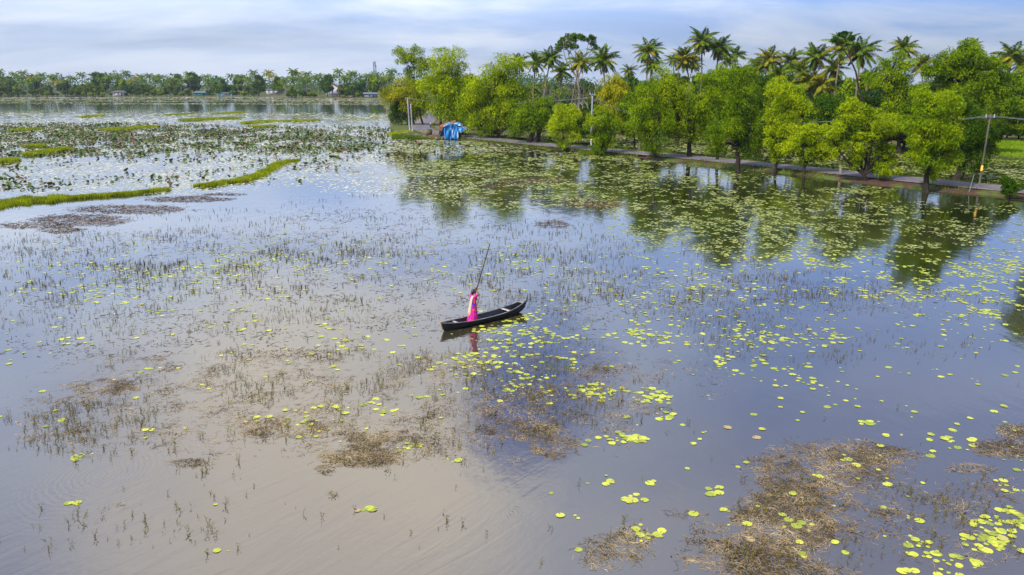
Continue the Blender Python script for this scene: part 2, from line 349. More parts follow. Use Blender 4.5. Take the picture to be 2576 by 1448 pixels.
class MB:
    def __init__(s): s.V = []; s.Q = []; s.T = []; s.n = 0
    def add(s, V, Q=(), T=()):
        V = np.asarray(V, float).reshape(-1, 3)
        if len(Q): s.Q.append(np.asarray(Q, int).reshape(-1, 4) + s.n)
        if len(T): s.T.append(np.asarray(T, int).reshape(-1, 3) + s.n)
        s.V.append(V); s.n += len(V); return s
    def box(s, c, h, M3=None):
        c = np.asarray(c, float); h = np.asarray(h, float)
        v = np.array([[x, y, z] for x in (-1, 1) for y in (-1, 1) for z in (-1, 1)], float)*h
        if M3 is not None: v = v @ np.asarray(M3).T
        return s.add(v + c, [[0, 1, 3, 2], [4, 6, 7, 5], [0, 4, 5, 1], [2, 3, 7, 6], [0, 2, 6, 4], [1, 5, 7, 3]])
    def tube(s, pts, rad, n=6, cap=True):
        pts = np.asarray(pts, float); k = len(pts); rad = np.broadcast_to(np.asarray(rad, float), (k,))
        tg = np.gradient(pts, axis=0); tg /= np.linalg.norm(tg, axis=1)[:, None] + 1e-9
        ref = np.array([0, 0, 1.0]) if abs(tg[0][2]) < .9 else np.array([1.0, 0, 0])
        a = np.cross(tg, ref); a /= np.linalg.norm(a, axis=1)[:, None] + 1e-9; b = np.cross(tg, a)
        th = np.arange(n)*2*math.pi/n
        V = pts[:, None] + rad[:, None, None]*(a[:, None]*np.cos(th)[None, :, None] + b[:, None]*np.sin(th)[None, :, None])
        i = np.arange(k - 1)[:, None]*n; j = np.arange(n)[None]; j2 = (j + 1) % n
        Q = np.stack([i + j, i + j2, i + n + j2, i + n + j], -1).reshape(-1, 4)
        s.add(V.reshape(-1, 3), Q)
        if cap:
            for base, c in ((s.n - k*n, pts[0]), (s.n - n, pts[-1])):
                s.V.append(c[None]); ci = s.n; s.n += 1
                s.T.append(np.array([[base + q, base + (q + 1) % n, ci] for q in range(n)]))
        return s
    def mesh(s, name, m, smooth=False):
        V = np.concatenate(s.V); Fs = []
        if s.Q: Fs.append(np.concatenate(s.Q))
        if s.T: Fs.append(np.concatenate(s.T))
        return np_mesh(name, V, Fs, m, smooth)
def rhomb(Cn, U, W):
    """leaf shaped quads: centre, half long axis, half wide axis"""
    V = np.stack([Cn - U, Cn + W - U*.1, Cn + U, Cn - W - U*.1], 1).reshape(-1, 3)
    return V, np.arange(len(V)).reshape(-1, 4)
def unit(n):
    v = rng.normal(size=(n, 3)); return v/np.linalg.norm(v, axis=1)[:, None]
def nrm(v): return v/(np.linalg.norm(v, axis=-1, keepdims=True) + 1e-9)
class VN:
    """tiling value noise for scattering"""
    def __init__(s, seed, n=64): s.g = np.random.default_rng(seed).random((n, n)); s.n = n
    def __call__(s, x, y):
        x = np.asarray(x) % s.n; y = np.asarray(y) % s.n
        i = x.astype(int) % s.n; j = y.astype(int) % s.n; fx = x - np.floor(x); fy = y - np.floor(y)
        fx = fx*fx*(3 - 2*fx); fy = fy*fy*(3 - 2*fy); i2 = (i + 1) % s.n; j2 = (j + 1) % s.n; g = s.g
        return (g[i, j]*(1 - fx) + g[i2, j]*fx)*(1 - fy) + (g[i, j2]*(1 - fx) + g[i2, j2]*fx)*fy
def Pn(dx, dy, z=0.0):
    x = (dx - 1288)/F; u = (724 - dy)/F
    d1 = math.cos(PITCH) + u*math.sin(PITCH); d2 = -math.sin(PITCH) + u*math.cos(PITCH)
    t = (z - CAMH)/d2; return np.stack([x*t, d1*t, np.full_like(t, z)], -1)

# ------------------------------------------------------------------ the ground, the water, the land
def sheet(name, poly, z, m, skirt=None, kind='structure'):
    poly = [Vector((p[0], p[1], z)) for p in poly]
    tris = tessellate_polygon([poly]); V = [tuple(p) for p in poly]; T = [list(t) for t in tris]; Q = []
    T = [t if (Vector(V[t[1]]) - Vector(V[t[0]])).cross(Vector(V[t[2]]) - Vector(V[t[0]])).z > 0 else t[::-1] for t in T]
    if skirt:
        n = len(V); c = sum(poly, Vector())/n
        for i, p in enumerate(poly):
            a, b = poly[i - 1], poly[(i + 1) % n]; t = (b - a); t.z = 0; t.normalize(); nv = Vector((t.y, -t.x, 0))
            V.append(tuple(p + nv*skirt[0]*OUT[0] + Vector((0, 0, skirt[1] - z))))
        Q = [[i, (i + 1) % n, n + (i + 1) % n, n + i] for i in range(n)]
    mb = MB(); mb.add(V, Q, T); o = ob(name, mb.mesh(name, m)); tag(o, kind=kind); return o
OUT = [1.0]
tag(ob('ground', np_mesh('ground', [(-6000, -300, -1.2), (6000, -300, -1.2), (6000, 7000, -1.2), (-6000, 7000, -1.2)], [np.array([[0, 1, 2, 3]])], 'soil')), kind='structure')
tag(ob('water', np_mesh('water', [(-3000, -120, 0), (3000, -120, 0), (3000, 1500, 0), (-3000, 1500, 0)], [np.array([[0, 1, 2, 3]])], 'water')), kind='structure')

def densify(pts, step=3.0, wob=.5, seed=3):
    vn = VN(seed); o = []
    for a, b in zip(pts[:-1], pts[1:]):
        L = (b - a).length; n = max(1, int(L/max(step, .02*min(L, 400))))
        for i in range(n):
            p = a.lerp(b, i/n); w = min(2.5, wob*(1 + p.y/200)); o.append(p + Vector(((vn(p.x*.3, p.y*.3) - .5)*2*w, (vn(p.y*.3 + 9, p.x*.3) - .5)*2*w, 0)))
    o.append(pts[-1]); return o
shore = [P(*q) for q in [(2700, 408), (2600, 403), (2500, 394), (2250, 379), (1900, 366), (1700, 353), (1570, 344), (1400, 338), (1290, 335), (1225, 338), (1222, 351), (1160, 352), (1100, 351), (1060, 347), (1020, 341), (1000, 338), (985, 326), (989, 313), (984, 299), (975, 277), (962, 259), (950, 249), (880, 247.5), (790, 248), (703, 247.4), (690, 244.2), (300, 243.6), (0, 243.4), (-700, 243.6), (-2600, 244)]]
shore_d = densify(shore, 2.5, .45)
land_poly = shore_d + [Vector((-2900, 700, 0)), Vector((-2900, 5000, 0)), Vector((5000, 5000, 0)), Vector((5000, 117, 0))]
OUT[0] = -1.0
land = sheet('far_land', land_poly, .30, 'land', skirt=(1.2, -.7))

# causeway with the road
road_px = [(1110, 268), (1092, 282), (1082, 295), (1073, 306), (1064, 316), (1064, 325), (1080, 331), (1115, 337), (1180, 344.5), (1290, 356.5), (1400, 367), (1560, 381), (1740, 396), (1900, 412), (2100, 432), (2300, 452), (2576, 479), (3000, 520), (3600, 580)]
ctrl = [P(a, b, .42) for a, b in road_px]
def spline(pts, per=10):
    o = []
    for i in range(len(pts) - 1):
        p0, p1, p2, p3 = pts[max(i - 1, 0)], pts[i], pts[i + 1], pts[min(i + 2, len(pts) - 1)]
        for k in range(per):
            t = k/per; o.append(.5*((2*p1) + (p2 - p0)*t + (2*p0 - 5*p1 + 4*p2 - p3)*t*t + (3*p1 - p0 - 3*p2 + p3)*t**3))
    o.append(pts[-1]); return o
cl = spline(ctrl, 8)
front_px = [(1180, 352), (1300, 364), (1400, 376), (1480, 381), (1570, 389), (1670, 406), (1760, 417), (1851, 428), (1962, 436), (2053, 448), (2193, 467), (2329, 483), (2576, 501), (3000, 545), (3600, 615)]
front = [P(*q) for q in front_px]
back = [P(*q) for q in [(1225, 341), (1300, 347), (1458, 360), (1570, 372), (1740, 386), (1893, 401), (2100, 421), (2300, 441), (2576, 464), (3000, 500), (3600, 552)]]
def dseg(p, pl_):
    best = 1e9
    for a, b in zip(pl_[:-1], pl_[1:]):
        ab = b - a; ab.z = 0; t = max(0, min(1, (p - a).dot(ab)/ab.dot(ab))); q = a + ab*t; best = min(best, math.hypot(p.x - q.x, p.y - q.y))
    return best
vnb = VN(12); sec = []; rsec = []; ssec = []
tang = []
for i, p in enumerate(cl):
    a = cl[max(i - 1, 0)]; b = cl[min(i + 1, len(cl) - 1)]; t = (b - a); t.z = 0; t.normalize(); r = Vector((-t.y, t.x, 0))  # r: towards the back pond
    if r.y < 0 and i > 60: r = -r
    tang.append((t, r))
    wf = max(2.7, min(5.2, dseg(p, front))) if i > 56 else 3.2; wb = max(2.6, min(5.0, dseg(p, back))) if i > 72 else 3.0
    wf += (vnb(i*.7, 3) - .5)*.6; wb += (vnb(i*.7, 9) - .5)*.5
    L = [(-wf - 1.2, -.7), (-wf, .0), (-wf + .35, .16), (-2.5, .36), (-1.95, .415), (1.95, .415), (2.4, .36), (wb - .3, .12), (wb, 0), (wb + 1.2, -.7)]
    L.sort(key=lambda q: q[0])
    sec.append([p + r*o_ + Vector((0, 0, z_ - p.z + (vnb(i*1.3, o_*2) - .5)*(.10 if abs(o_) > 2 else 0))) for o_, z_ in L])
    e = (vnb(i*1.7, 1) - .5)*.25; e2 = (vnb(i*1.9, 5) - .5)*.3
    ssec.append([p + r*(-2.75 + e2), p + r*(2.45 + e)])
    rsec.append([p + r*(-1.75 + e), p + r*0 + Vector((0, 0, .02)), p + r*(1.75 + e2)])
def ribbon(name, rows, m, dz=0.0):
    k = len(rows[0]); V = [(q.x, q.y, q.z + dz) for r_ in rows for q in r_]
    Q = [[i*k + j, i*k + j + 1, (i + 1)*k + j + 1, (i + 1)*k + j] for i in range(len(rows) - 1) for j in range(k - 1)]
    return ob(name, MB().add(V, Q).mesh(name, m))
tag(ribbon('causeway', sec, 'bank'), kind='structure')
tag(ribbon('road_shoulder', ssec, 'shoulder', .008), kind='structure')
tag(ribbon('road', rsec, 'road', .016), kind='structure')

# haze over everything
def haze_b(nt, o):
    v = nt.n('ShaderNodeVolumePrincipled'); v.inputs['Color'].default_value = (.74, .86, 1, 1); v.inputs['Density'].default_value = HAZE; v.inputs['Anisotropy'].default_value = 0.2
    nt.l(v.outputs[0], o.inputs[1])
HAZE = 0.00007
if HAZE > 0:
    M['haze'] = mat('haze', haze_b)
    tag(ob('haze', MB().box((0, 3300, 14.5), (6200, 3900, 17.5)).mesh('haze', 'haze')), kind='stuff')

# ------------------------------------------------------------------ trees
def crown_leaves(lumps, n_tot, l, w, droop=.6, shell=(.55, 1.08), up_bias=.25):
    """lumps: (centre, (rx,ry,rz)); leaves spread through the shell of every lump"""
    L = np.array([np.concatenate([c, r]) for c, r in lumps]); a = (L[:, 3]*L[:, 5]); cnt = np.maximum(20, n_tot*a/a.sum()).astype(int)
    idx = np.repeat(np.arange(len(L)), cnt); n = len(idx); d = unit(n); d[:, 2] += up_bias; d = nrm(d)
    rr = shell[0] + (shell[1] - shell[0])*rng.random(n)**.6
    # ragged outline: radius swings with direction, one phase per lump
    ph = L[idx, 0]*3.1 + L[idx, 2]*1.7
    rr *= 1 + .16*np.sin(5*d[:, 0] + ph) + .12*np.sin(7*d[:, 2] + 2*ph) + .08*np.sin(11*d[:, 1] - ph)
    Cn = L[idx, :3] + d*L[idx, 3:]*rr[:, None]
    ax = nrm(d*.7 + unit(n)*.8 + np.array([0, 0, -droop])); s = np.cross(ax, nrm(unit(n) + d*.3)); s = nrm(s)
    k = rng.uniform(.65, 1.35, n)[:, None]
    return rhomb(Cn, ax*l*.5*k, s*w*.5*k)
def limb(mb, a, b, r0, r1, bend=.12, n=6, sides=6):
    a = np.array(a, float); b = np.array(b, float); L = np.linalg.norm(b - a); m = rng.normal(size=3)*bend*L*.5; m[2] = abs(m[2])*.4
    t = np.linspace(0, 1, n)[:, None]; pts = a*(1 - t) + b*t + m*np.sin(t*math.pi) + rng.normal(size=(n, 3))*.012*L*np.sin(t*math.pi)
    mb.tube(pts, np.linspace(r0, r1, n), sides); return pts
def tree(name, base, crowns, m, label, cat='tree', group=None, n=9000, l=.36, w=.15, bark='bark_dark', trunk_r=.22, fork=None, lump=.34, nl=None, depth=.9, droop=.6, stems=1, lean=0.0, shell=(.5, 1.08), yoff=0.0, z0=.1, lowest=None):
    b = P(*base, z0) if not isinstance(base, Vector) else base
    Y = b.y + yoff; s = mpp(Y, 5); lumps = []; cents = []
    for (cx, cy, rx, ry) in crowns:
        c = np.array(onY(cx, cy, Y)) - np.array(b); Rx, Rz = rx*s*1.22, ry*s*1.14; Ry = min(Rx, Rz*1.2)*depth
        k = nl or int(8 + 12*min(1.6, Rx*Rz/12)); cents.append((c, Rz))
        for q in range(k):
            d = unit(1)[0]; rr = rng.random()**.5*.78; rl = lump*min(Rx, Rz)*rng.uniform(.7, 1.25)
            lim = np.array([max(Rx - rl*.7, .1), max(Ry - rl*.6, .1), max(Rz - rl*.65, .1)])
            p = c + d*lim*(.45 + .55*rng.random()**.5); p[2] = max(p[2], rl*.55)
            lumps.append((p, np.array([rl, rl, rl*rng.uniform(.75, 1.0)])))
        lumps.append((c, np.array([Rx*.5, Ry*.5, Rz*.5])))
    root = thing(name, b, label, cat, group)
    fn = .82 if b.y < 135 else 1.0
    V, Q = crown_leaves(lumps, int(n*1.45), l*.90*fn, w*.66*fn, droop + .25, shell)
    V[:, 2] = np.maximum(V[:, 2], .02)
    mb = MB(); cz = min(c[2] - .6*rz for c, rz in cents); fz = fork if fork is not None else max(.8, cz*.75 + .5)
    for st in range(stems):
        o_ = np.array([(st - (stems - 1)/2)*trunk_r*2.4, rng.normal()*.15, -.5]); tgt = np.mean([c for c, _ in cents], 0)
        fp = np.array([tgt[0]*.25 + lean + (st - (stems - 1)/2)*1.1, tgt[1]*.3, fz])
        pts = limb(mb, o_, fp, trunk_r*1.25, trunk_r*.75, .10, 7, 8)
        mains = []
        for c, rz in cents:
            e = c + np.array([rng.normal()*.4, rng.normal()*.4, rz*.35]); mp = limb(mb, fp, e, trunk_r*.62, trunk_r*.12, .16, 7, 6); mains.append(mp)
        for (p, r_) in lumps[st::stems]:
            mp = mains[int(np.argmin([np.min(np.linalg.norm(q - p, axis=1)) for q in mains]))]
            j = min(len(mp) - 1, int(np.argmin(np.linalg.norm(mp - p, axis=1)))); j = max(0, j - 1)
            limb(mb, mp[j], p + np.array([0, 0, r_[2]*.2]), trunk_r*.26, trunk_r*.05, .18, 5, 5)
    ob('trunk', mb.mesh('trunk', bark, True), root)
    ob('crown', np_mesh('crown', V, Q, m), root)
    return root

G1 = 'leafy trees along the front edge of the causeway'
tree('roadside_tree', (1104, 346), [(1128, 175, 42, 62), (1108, 240, 60, 50), (1150, 235, 48, 60), (1130, 290, 46, 34), (1100, 200, 30, 35)], 'leaf_bright', 'tall bright green tree with a dark bare trunk just left of the blue tarp shack', group=G1, n=26000, trunk_r=.30, fork=4.2, l=.42, w=.17, lump=.36)
tree('roadside_tree', (1066, 318), [(1040, 135, 52, 28), (1018, 152, 34, 20), (1072, 165, 30, 26), (1046, 178, 34, 22), (1060, 225, 40, 34), (1072, 265, 34, 34), (1040, 262, 30, 30)], 'leaf_bright', 'airy tall tree with a sparse top leaning left above the twin concrete poles', group=G1, n=17000, trunk_r=.22, fork=9.0, l=.46, w=.18, lump=.36, nl=10, lean=-1.5, shell=(.25, 1.12))
tree('roadside_tree', (1045, 318), [(1020, 232, 36, 34), (992, 232, 28, 22), (1040, 262, 34, 34), (978, 250, 24, 16), (968, 238, 18, 14)], 'leaf_yellow', 'yellow-green tree overhanging the lake at the tip of the wooded point', group=G1, n=9000, trunk_r=.22, l=.5, w=.2, lump=.36)
tree('shore_bush', (1010, 317), [(1008, 285, 26, 30), (1034, 268, 26, 34), (998, 268, 20, 24), (1028, 300, 20, 16), (985, 292, 12, 16)], 'leaf_deep', 'dark green bush hanging over the water left of the twin concrete poles', 'bush', n=6500, trunk_r=.12, l=.45, w=.22, lump=.4)
tree('roadside_tree', (1245, 352), [(1268, 185, 48, 46), (1225, 225, 56, 46), (1290, 245, 48, 44), (1200, 268, 46, 50), (1250, 290, 62, 48), (1210, 325, 34, 28), (1318, 290, 32, 36)], 'leaf_bright', 'very broad pale green tree right beside the blue tarp shack', group=G1, n=34000, trunk_r=.30, l=.40, w=.16, lump=.34, stems=2)
tree('roadside_tree', (1334, 364), [(1338, 300, 44, 40), (1366, 272, 26, 26), (1305, 322, 24, 26)], 'leaf_mid', 'tree with a thick dark trunk leaning right at the water edge', group=G1, n=9500, trunk_r=.42, fork=2.6, lean=1.2, l=.38, w=.16, stems=2)
tree('roadside_tree', (1416, 380), [(1412, 300, 42, 38), (1420, 338, 36, 34), (1412, 360, 22, 16)], 'leaf_bright', 'small rounded bright tree standing between the leaning trunk and the striped pole', group=G1, n=12000, trunk_r=.16, l=.34, w=.14)
tree('roadside_tree', (1514, 390), [(1512, 315, 44, 36), (1516, 352, 40, 34), (1510, 375, 34, 14)], 'leaf_mid', 'dense rounded bush-like tree just right of the striped concrete pole', group=G1, n=13000, trunk_r=.18, l=.34, w=.15)
tree('roadside_tree', (1668, 404), [(1640, 345, 42, 44), (1610, 300, 36, 42), (1655, 300, 40, 44), (1625, 250, 36, 38), (1650, 385, 24, 16)], 'leaf_mid', 'low slanting tree dipping its crown to the water beside a larger two-trunked tree', group=G1, n=17000, trunk_r=.18, l=.34, w=.14, lean=-.8)
tree('roadside_tree', (1735, 400), [(1665, 205, 44, 38), (1700, 260, 56, 54), (1745, 300, 54, 54), (1720, 345, 50, 34), (1770, 250, 34, 36), (1650, 250, 40, 40)], 'leaf_bright', 'large leafy tree with a forked dark trunk showing through its crown', group=G1, n=27000, trunk_r=.34, fork=3.2, lean=.4, l=.34, w=.14)
tree('roadside_tree', (1856, 429), [(1830, 330, 50, 52), (1880, 325, 46, 58), (1850, 268, 56, 50), (1800, 365, 36, 34), (1895, 375, 30, 30), (1845, 215, 50, 46)], 'leaf_mid', 'large dark-trunked tree standing in the water at the middle of the causeway', group=G1, n=27000, trunk_r=.30, fork=3.0, l=.32, w=.135)
tree('roadside_tree', (1800, 408), [(1800, 205, 42, 36), (1830, 190, 40, 30), (1785, 260, 34, 44), (1870, 185, 34, 30)], 'leaf_mid', 'upright tree crowning above and behind the dark-trunked tree in the water', group=G1, n=13000, trunk_r=.2, l=.34, w=.15)
tree('roadside_tree', (1950, 434), [(1975, 235, 52, 40), (1968, 290, 42, 50), (1958, 345, 34, 42), (1952, 392, 24, 30), (2010, 275, 26, 30)], 'leaf_bright', 'narrow tree with a dark stem between two spreading trees', group=G1, n=17000, trunk_r=.2, l=.32, w=.135)
tree('roadside_tree', (2024, 440), [(2010, 335, 44, 34), (1995, 375, 36, 30), (2050, 345, 36, 36), (2045, 395, 36, 30), (2080, 380, 30, 26)], 'leaf_bright', 'low spreading pale tree whose branches hide the road left of the bare grey stump', group=G1, n=18000, trunk_r=.18, l=.30, w=.125)
tree('roadside_tree', (2190, 458), [(2150, 285, 54, 42), (2205, 310, 52, 44), (2120, 340, 46, 38), (2175, 365, 52, 36), (2215, 425, 42, 36), (2235, 375, 26, 26), (2145, 410, 26, 24), (2105, 375, 22, 20)], 'leaf_bright', 'wide many-lobed tree trailing over the water with dark crooked limbs inside', group=G1, n=30000, trunk_r=.26, l=.29, w=.12, lean=-.5)
tree('roadside_tree', (2330, 481), [(2350, 268, 54, 46), (2325, 330, 56, 52), (2385, 330, 56, 56), (2325, 400, 46, 44), (2385, 395, 36, 40), (2345, 440, 22, 20)], 'leaf_mid', 'big egg-shaped tree on a short black trunk at the right of the causeway', group=G1, n=30000, trunk_r=.28, l=.29, w=.12, fork=2.5)
tree('roadside_bush', (2542, 500), [(2540, 462, 22, 20), (2550, 478, 20, 16), (2530, 482, 16, 14)], 'leaf_deep', 'small dark bush at the water edge near the right border', 'bush', n=4000, trunk_r=.06, l=.22, w=.12)
G2 = 'trees on the far side of the road'
tree('inland_tree', (2404, 452), [(2440, 330, 50, 56), (2420, 395, 46, 42), (2470, 385, 34, 48), (2400, 270, 40, 40)], 'leaf_deep', 'dark shaded tree behind the egg-shaped tree with a thick leaning trunk', group=G2, n=18000, trunk_r=.42, l=.32, w=.15, fork=3, lean=.4)
tree('inland_tree', (2440, 395), [(2430, 150, 62, 46), (2380, 185, 46, 40), (2470, 200, 56, 52), (2420, 240, 62, 50), (2500, 230, 34, 40), (2345, 175, 26, 20)], 'leaf_mid', 'tallest rounded tree rising above all others near the right side', group=G2, n=30000, trunk_r=.4, l=.45, w=.2)
tree('inland_tree', (2262, 385), [(2250, 165, 50, 32), (2235, 200, 56, 32), (2275, 240, 56, 50), (2240, 290, 52, 46), (2290, 325, 36, 36)], 'leaf_mid', 'tall tree with a flat-topped crown behind the many-lobed tree', group=G2, n=24000, trunk_r=.35, l=.42, w=.19)
tree('inland_tree', (2612, 360), [(2590, 215, 60, 46), (2530, 265, 56, 44), (2620, 275, 70, 52), (2560, 310, 50, 26), (2500, 275, 24, 24)], 'leaf_mid', 'olive tree overhanging the rice field at the right border', group=G2, n=24000, trunk_r=.4, l=.45, w=.2)
tree('inland_tree', (1548, 362), [(1545, 210, 34, 24), (1555, 250, 46, 40), (1530, 295, 28, 34), (1580, 290, 30, 36)], 'leaf_yellow', 'thin yellow-green tree behind the striped concrete pole', group=G2, n=12000, trunk_r=.16, l=.42, w=.17, shell=(.3, 1.1))
tree('inland_tree', (1600, 374), [(1585, 270, 34, 36), (1578, 320, 26, 34)], 'leaf_mid', 'slender tree on the far road edge beside the dark wooden pole', group=G2, n=7000, trunk_r=.14, l=.4, w=.17)
tree('inland_tree', (1205, 330), [(1190, 255, 40, 40), (1170, 300, 36, 30)], 'leaf_mid', 'mid-green tree partly hidden behind the blue tarp shack', group=G2, n=9000, trunk_r=.18, l=.45, w=.19)
tree('inland_tree', (1455, 362), [(1440, 310, 26, 26), (1460, 335, 20, 20)], 'leaf_mid', 'low tree behind the road left of the striped concrete pole', group=G2, n=3500, trunk_r=.12, l=.4, w=.17, shell=(.3, 1.1))
tree('inland_tree', (1685, 345), [(1690, 215, 26, 24), (1712, 205, 30, 20)], 'leaf_olive', 'dull olive tree showing over the large leafy tree', group=G2, n=6000, trunk_r=.2, l=.5, w=.24)
tree('inland_tree', (1890, 360), [(1925, 225, 42, 34), (1900, 270, 46, 46), (1935, 310, 40, 40)], 'leaf_deep', 'dark tree filling the gap right of the dark-trunked tree', group=G2, n=12000, trunk_r=.25, l=.5, w=.24)
tree('inland_tree', (2060, 372), [(2080, 290, 50, 46), (2060, 330, 46, 30), (2130, 300, 40, 50)], 'leaf_deep', 'dark thicket tree behind the low spreading pale tree', group=G2, n=12000, trunk_r=.25, l=.5, w=.24)
# umbrella crowned tree with long bare limbs
tree('slender_tree', (2119, 372), [(2121, 86, 9, 8), (2099, 102, 6, 6), (2143, 98, 7, 6), (2158, 116, 5, 5)], 'leaf_blue', 'slender dark-leaved tree poking above the two dark tall palms', group=G2, n=2600, trunk_r=.18, fork=15, l=.5, w=.28, nl=4, lump=.5, droop=.1)
tree('roadside_tree', (2725, 516), [(2715, 215, 78, 70), (2690, 300, 56, 62), (2750, 320, 70, 70), (2700, 390, 60, 50)], 'leaf_mid', 'tree standing just outside the right border, seen as a dark reflection in the water', group=G1, n=16000, trunk_r=.3, fork=4)
tree('umbrella_tree', (1452, 318), [(1425, 100, 26, 12), (1455, 93, 28, 11), (1485, 102, 22, 13), (1412, 118, 16, 12), (1440, 116, 20, 10), (1497, 120, 8, 8)], 'leaf_deep', 'tall umbrella-crowned tree with dark sparse foliage on long pale limbs', n=3600, trunk_r=.30, bark='bark_grey', fork=12, l=.5, w=.3, nl=6, lump=.45, droop=.1)

# shared crowns for trees further off
def crown_template(nm, m, n, rx, rz, l, w, k=14, lump=.36, up=.3):
    lumps = []
    for q in range(k):
        d = unit(1)[0]; rl = lump*min(rx, rz)*rng.uniform(.75, 1.25)
        lumps.append((np.array([0, 0, rz*1.25]) + d*np.array([rx - rl*.7, rx - rl*.7, rz - rl*.7])*(.5 + .5*rng.random()), np.array([rl, rl, rl*.85])))
    lumps.append((np.array([0, 0, rz*1.25]), np.array([rx*.5, rx*.5, rz*.55])))
    V, Q = crown_leaves(lumps, n, l, w, .3, (.5, 1.08), up); V[:, 2] = np.maximum(V[:, 2], .05)
    cr = np_mesh('crown', V, Q, m)
    mb = MB(); limb(mb, (0, 0, -.6), (rng.normal()*.3, rng.normal()*.3, rz*.9), .24, .14, .05, 6, 6)
    for p, r_ in lumps[:8]: limb(mb, (0, 0, rz*.75), p, .10, .03, .1, 4, 4)
    return cr, mb.mesh('trunk', 'bark_dark', True)
def copy_thing(src, loc, rz, s, label, group=None):
    c = src.copy(); C.objects.link(c); c.location = loc; c.rotation_euler = (0, 0, rz); c.scale = s if isinstance(s, (tuple, list)) else (s, s, s)
    if label: c['label'] = label
    if group: c['group'] = group
    for ch in list(src.children):
        d = ch.copy(); C.objects.link(d); d.parent = c
    return c
protos = {}
def put(key, build, loc, rz, s, label, group):
    if key not in protos:
        o = build(); protos[key] = o
        o.location = loc; o.rotation_euler = (0, 0, rz); o.scale = s if isinstance(s, (tuple, list)) else (s, s, s); o['label'] = label; o['group'] = group
        return o
    return copy_thing(protos[key], loc, rz, s, label, group)
def broad(nm, m, n, rx, rz, l, w, cat='tree'):
    def f():
        cr, tr = crown_template(nm, m, n, rx, rz, l, w); r_ = thing(nm, (0, 0, 0), 'x', cat)
        ob('trunk', tr, r_); ob('crown', cr, r_); return r_
    return f
# ---- palms
def frond_mesh(e0, drop, Lf, m, nleaf=38, hang=.95, wl=.075, ll=.95):
    t = np.linspace(0, 1, 9); ang = R(e0) - R(drop)*t**1.25; ds = Lf/8
    x = np.concatenate([[0], np.cumsum(np.cos((ang[:-1] + ang[1:])/2)*ds)]); z = np.concatenate([[0], np.cumsum(np.sin((ang[:-1] + ang[1:])/2)*ds)])
    mb = MB(); mb.tube(np.stack([x, 0*x, z], 1), np.linspace(.045, .012, 9), 4)
    tt = np.linspace(.12, .99, nleaf); px = np.interp(tt, t, x); pz = np.interp(tt, t, z); pa = np.interp(tt, t, ang)
    for s_ in (-1, 1):
        tan = np.stack([np.cos(pa), 0*pa, np.sin(pa)], 1); side = np.array([0, s_, 0.0])
        d = nrm(tan*.55 + side*.75 + np.array([0, 0, -hang])*rng.uniform(.6, 1.3, nleaf)[:, None] + rng.normal(size=(nleaf, 3))*.10)
        ln = ll*np.sin(np.clip(tt*1.05 + .12, 0, 1)*math.pi)**.6*rng.uniform(.85, 1.1, nleaf); base = np.stack([px, 0*px, pz], 1)
        wv = nrm(np.cross(d, np.cross(tan, side)))*wl
        V, Q = rhomb(base + d*ln[:, None]*.5, d*ln[:, None]*.5, wv); mb.add(V, Q)
    return mb.mesh('frond', m)
FR = {}
for nm, m in (('g', 'palm_green'), ('y', 'palm_gold')):
    FR[nm] = [frond_mesh(e, d, Lf, m, hang=h) for e, d, Lf, h in ((78, 55, 3.6, .3), (60, 80, 4.3, .5), (42, 85, 4.6, .7), (22, 80, 4.7, .85), (2, 70, 4.5, .9), (-20, 55, 4.2, .8))]
FR['b'] = [frond_mesh(e, d, 3.8, 'palm_brown', hang=.5, nleaf=20) for e, d in ((-45, 40), (-62, 24))]
mb = MB()
for a in range(9):
    th = a*2.4; c = np.array([math.cos(th)*.22, math.sin(th)*.22, -.25 - .12*(a % 3)])
    v = np.array([[1, 0, 0], [0, 1, 0], [-1, 0, 0], [0, -1, 0], [0, 0, 1.2], [0, 0, -1.2]])*.13
    mb.add(v + c, T=[[0, 1, 4], [1, 2, 4], [2, 3, 4], [3, 0, 4], [1, 0, 5], [2, 1, 5], [3, 2, 5], [0, 3, 5]])
COCO = mb.mesh('coconut_bunch', 'coconut', True)
def palm(dx, dy, Yd, label, kind='g', s=1.0, lean=None, nf=24, brown=3, group='coconut palms behind the causeway', cat='palm tree', name='coconut_palm', gold=.12):
    top = onY(dx, dy, Yd); lean = rng.normal()*1.2 if lean is None else lean; by = rng.normal()*.6
    base = Vector((top.x - lean, Yd - by, .25)); root = thing(name, base, label, cat, group)
    H = top.z - .25; n = 12; t = np.linspace(0, 1, n); wob = rng.normal()*.25
    pts = np.stack([lean*t**1.6 + wob*np.sin(t*math.pi), by*t, H*t], 1); pts[0, 2] = -.4
    mb = MB(); mb.tube(pts, (.21 - .09*t + .10*np.exp(-t*12))*(1 + .06*(np.arange(n) % 2))*s**.5, 8)
    ob('trunk', mb.mesh('trunk', 'bark_palm', True), root)
    tp = (lean, by, H); ob('coconut_bunch', COCO, root, tp, rng.random()*6, s)
    for i in range(nf):
        u = i/nf; lvl = min(5, int(u*6 + rng.random()*.6)); k = kind
        if kind == 'g' and lvl >= 3 and rng.random() < gold*1.6: k = 'y'
        if kind == 'y' and rng.random() < .35: k = 'g'
        f = ob('frond', FR[k][lvl], root, tp, i*2.39996 + rng.normal()*.15, s*rng.uniform(.88, 1.1)); f.rotation_euler = (rng.normal()*.2, rng.normal()*.16, f.rotation_euler[2])
    for i in range(brown):
        f = ob('frond', FR['b'][i % 2], root, (tp[0], tp[1], tp[2] - .3), rng.random()*6.28, s*.8); f['label'] = 'dead brown hanging frond'
    return root
